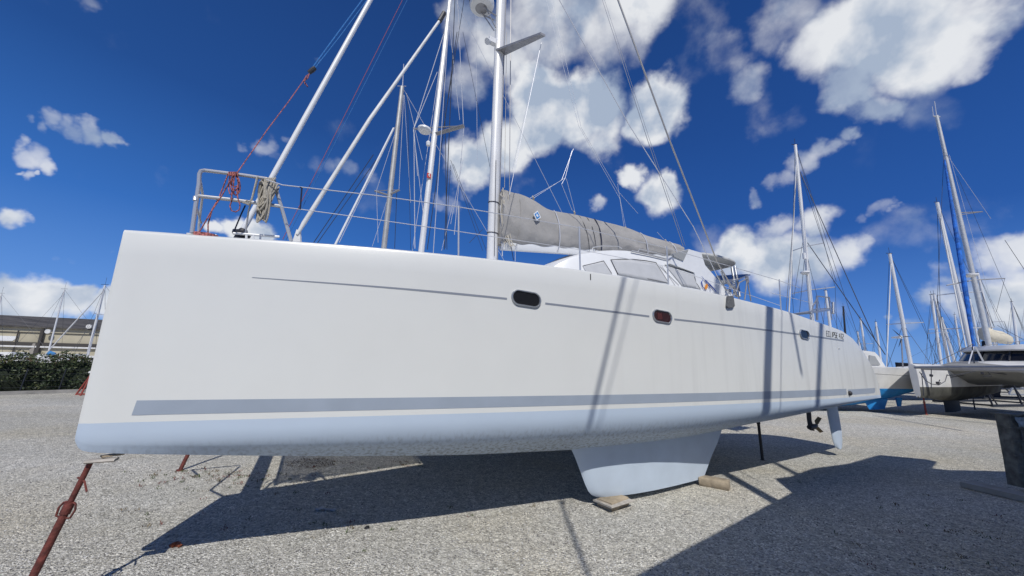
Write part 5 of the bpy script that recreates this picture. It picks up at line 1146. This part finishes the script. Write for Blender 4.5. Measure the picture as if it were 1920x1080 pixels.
# yachts behind the hedge
LB = 'yachts behind the hedge'
for lab, xb, yb, xt, yt, Y, kw in (('yacht behind the hedge with the middle mast and a blue deck cover', 90, 664, 121, 543, 24, dict(mast_r=.042, spread=())),
        ('yacht behind the hedge close to the bow, with a thick furled forestay', 166, 660, 197, 535, 22, dict(mast_r=.06, spread=((.62, .35),), furl=(OLD, .035))),
        ('yacht behind the hedge at the far left edge, only its masthead in the sky', -22, 660, 3, 551, 26, dict(mast_r=.045, spread=()))):
    bt = bgboat('sailing_yacht', lab, xb, yb, xt, yt, Y, R(188), L=6.5, zd=1.35, zwl=.8, zbot=.4, mats=(OLD, BLUEB), group=LB, mast_s=.38, keel=True, wirem=WIRED, **kw)
b = MB(); b.tube([at(88, 665, 23.4), at(94, 662.5, 23.4), at(104, 663, 23.4)], [.05, .16, .05], 8); tag(b.build('boat_cover', mat('tarp_blue', (.04, .2, .45), .7)), 'small blue cover on the boat behind the hedge', 'boat cover')
# ================================================================== neighbouring yacht whose shadow falls at lower right (unseen, right of the camera; outline shaped from that shadow)
nb = thing('unseen_neighbour', 'neighbouring white boat outside the frame at right that shades the gravel', 'boat', (8, 1.5, 0))
def cast(x, y, z): g_ = atz(x, y, 0); k = z/math.tan(SUN_EL); return Vector((g_.x+math.sin(SUN_AZ)*k, g_.y-math.cos(SUN_AZ)*k, z))
deck = [cast(1190, 1080, 4.2), cast(1323, 1000, 4.2), cast(1484, 924, 4.2)]
DB = deck[0]+(deck[0]-deck[2])*.9
poly = [DB, deck[0], deck[2], Vector((9.5, 5.0, 4.2)), Vector((15.5, 5.2, 4.2)), Vector((16, -3, 4.2)), Vector((DB.x+3, DB.y-3.5, 4.2))]
b = MB(); b.prism(poly, (0, 0, -1.9)); b.build('hull', OLD, nb, world=True, smooth=False)
roofpx = [(1484, 924), (1452, 898), (1481, 894), (1523, 879), (1590, 869), (1649, 853), (1736, 861), (1723, 876), (1804, 884), (1891, 890)]
rp_ = [cast(x, y, 5.1) for x, y in roofpx]+[Vector((16, 4.2, 5.1)), Vector((16, -1, 5.1)), Vector((6.6, .5, 5.1))]
b = MB(); b.prism(rp_, (0, 0, -.25)); b.build('roof', OLD, nb, world=True, smooth=False)
b = MB(); b.prism([Vector((8, 1.2, 4.2)), Vector((14, 3.2, 4.2)), Vector((15, .2, 4.2)), Vector((8, -.2, 4.2))], (0, 0, .7)); b.build('cabin', OLD, nb, world=True, smooth=False)
def onhull(x, y):
    v = .7
    for _ in range(15):
        p = bp(x, y, v); v = hb(p.x)
    return wl_(bp(x, y, v))
def castline(name, pts, t, r, m=ALUD, ext=(0, 0), par=nb):
    """an unseen spar added for its shadow: the line through two hull-shadow points, moved towards the sun by distances t"""
    a, c = [onhull(*p)+SUNV*tt_ for p, tt_ in zip(pts, t)]
    d = c-a; one_tube(name, m, par, [a-d*ext[0], c+d*ext[1]], r, 12, world=True)
castline('mast', ((1437, 780), (1443, 590)), (11.0, 11.3), .105, ext=(1.3, 3.5))
castline('shadow_mast', ((1533, 760), (1540, 608)), (13.6, 13.9), .075, ext=(1.3, 2.5))  # added unseen spar casting the second upright shadow band on the hull
castline('stay', ((1463, 790), (1466, 590)), (8.0, 8.1), .010, ext=(.3, 3))
castline('boom', ((1503, 700), (1484, 596)), (13.0, 13.0), .04, ext=(0, 1.0))  # added unseen spar casting the short slanting shadow on the hull
fp_ = [atz(1108, 1092, 0)+SUNV*10.4, atz(1050, 942, 0)+SUNV*12.2, onhull(1097, 832)+SUNV*12.0, onhull(1172, 515)+SUNV*12.0]
fp_.append(fp_[-1]+(fp_[-1]-fp_[-2])*.25); one_tube('forestay', ALUD, nb, fp_, .026, 10, world=True)  # unseen stay, bent so its shadow crosses both hull and gravel
castline('faint_shadow_spar', ((1118, 820), (1190, 540)), (14.0, 14.0), .009, ext=(0.2, .3))  # added thin unseen spar for the faint shadow line beside the forestay's
for x, y in ((9.2, 2.5), (13, 3.6), (7.2, -.5), (13, -1)): one_tube('support_leg', RUST, nb, [(x, y, 0), (x, y, 2.4)], .08, 8, world=True)
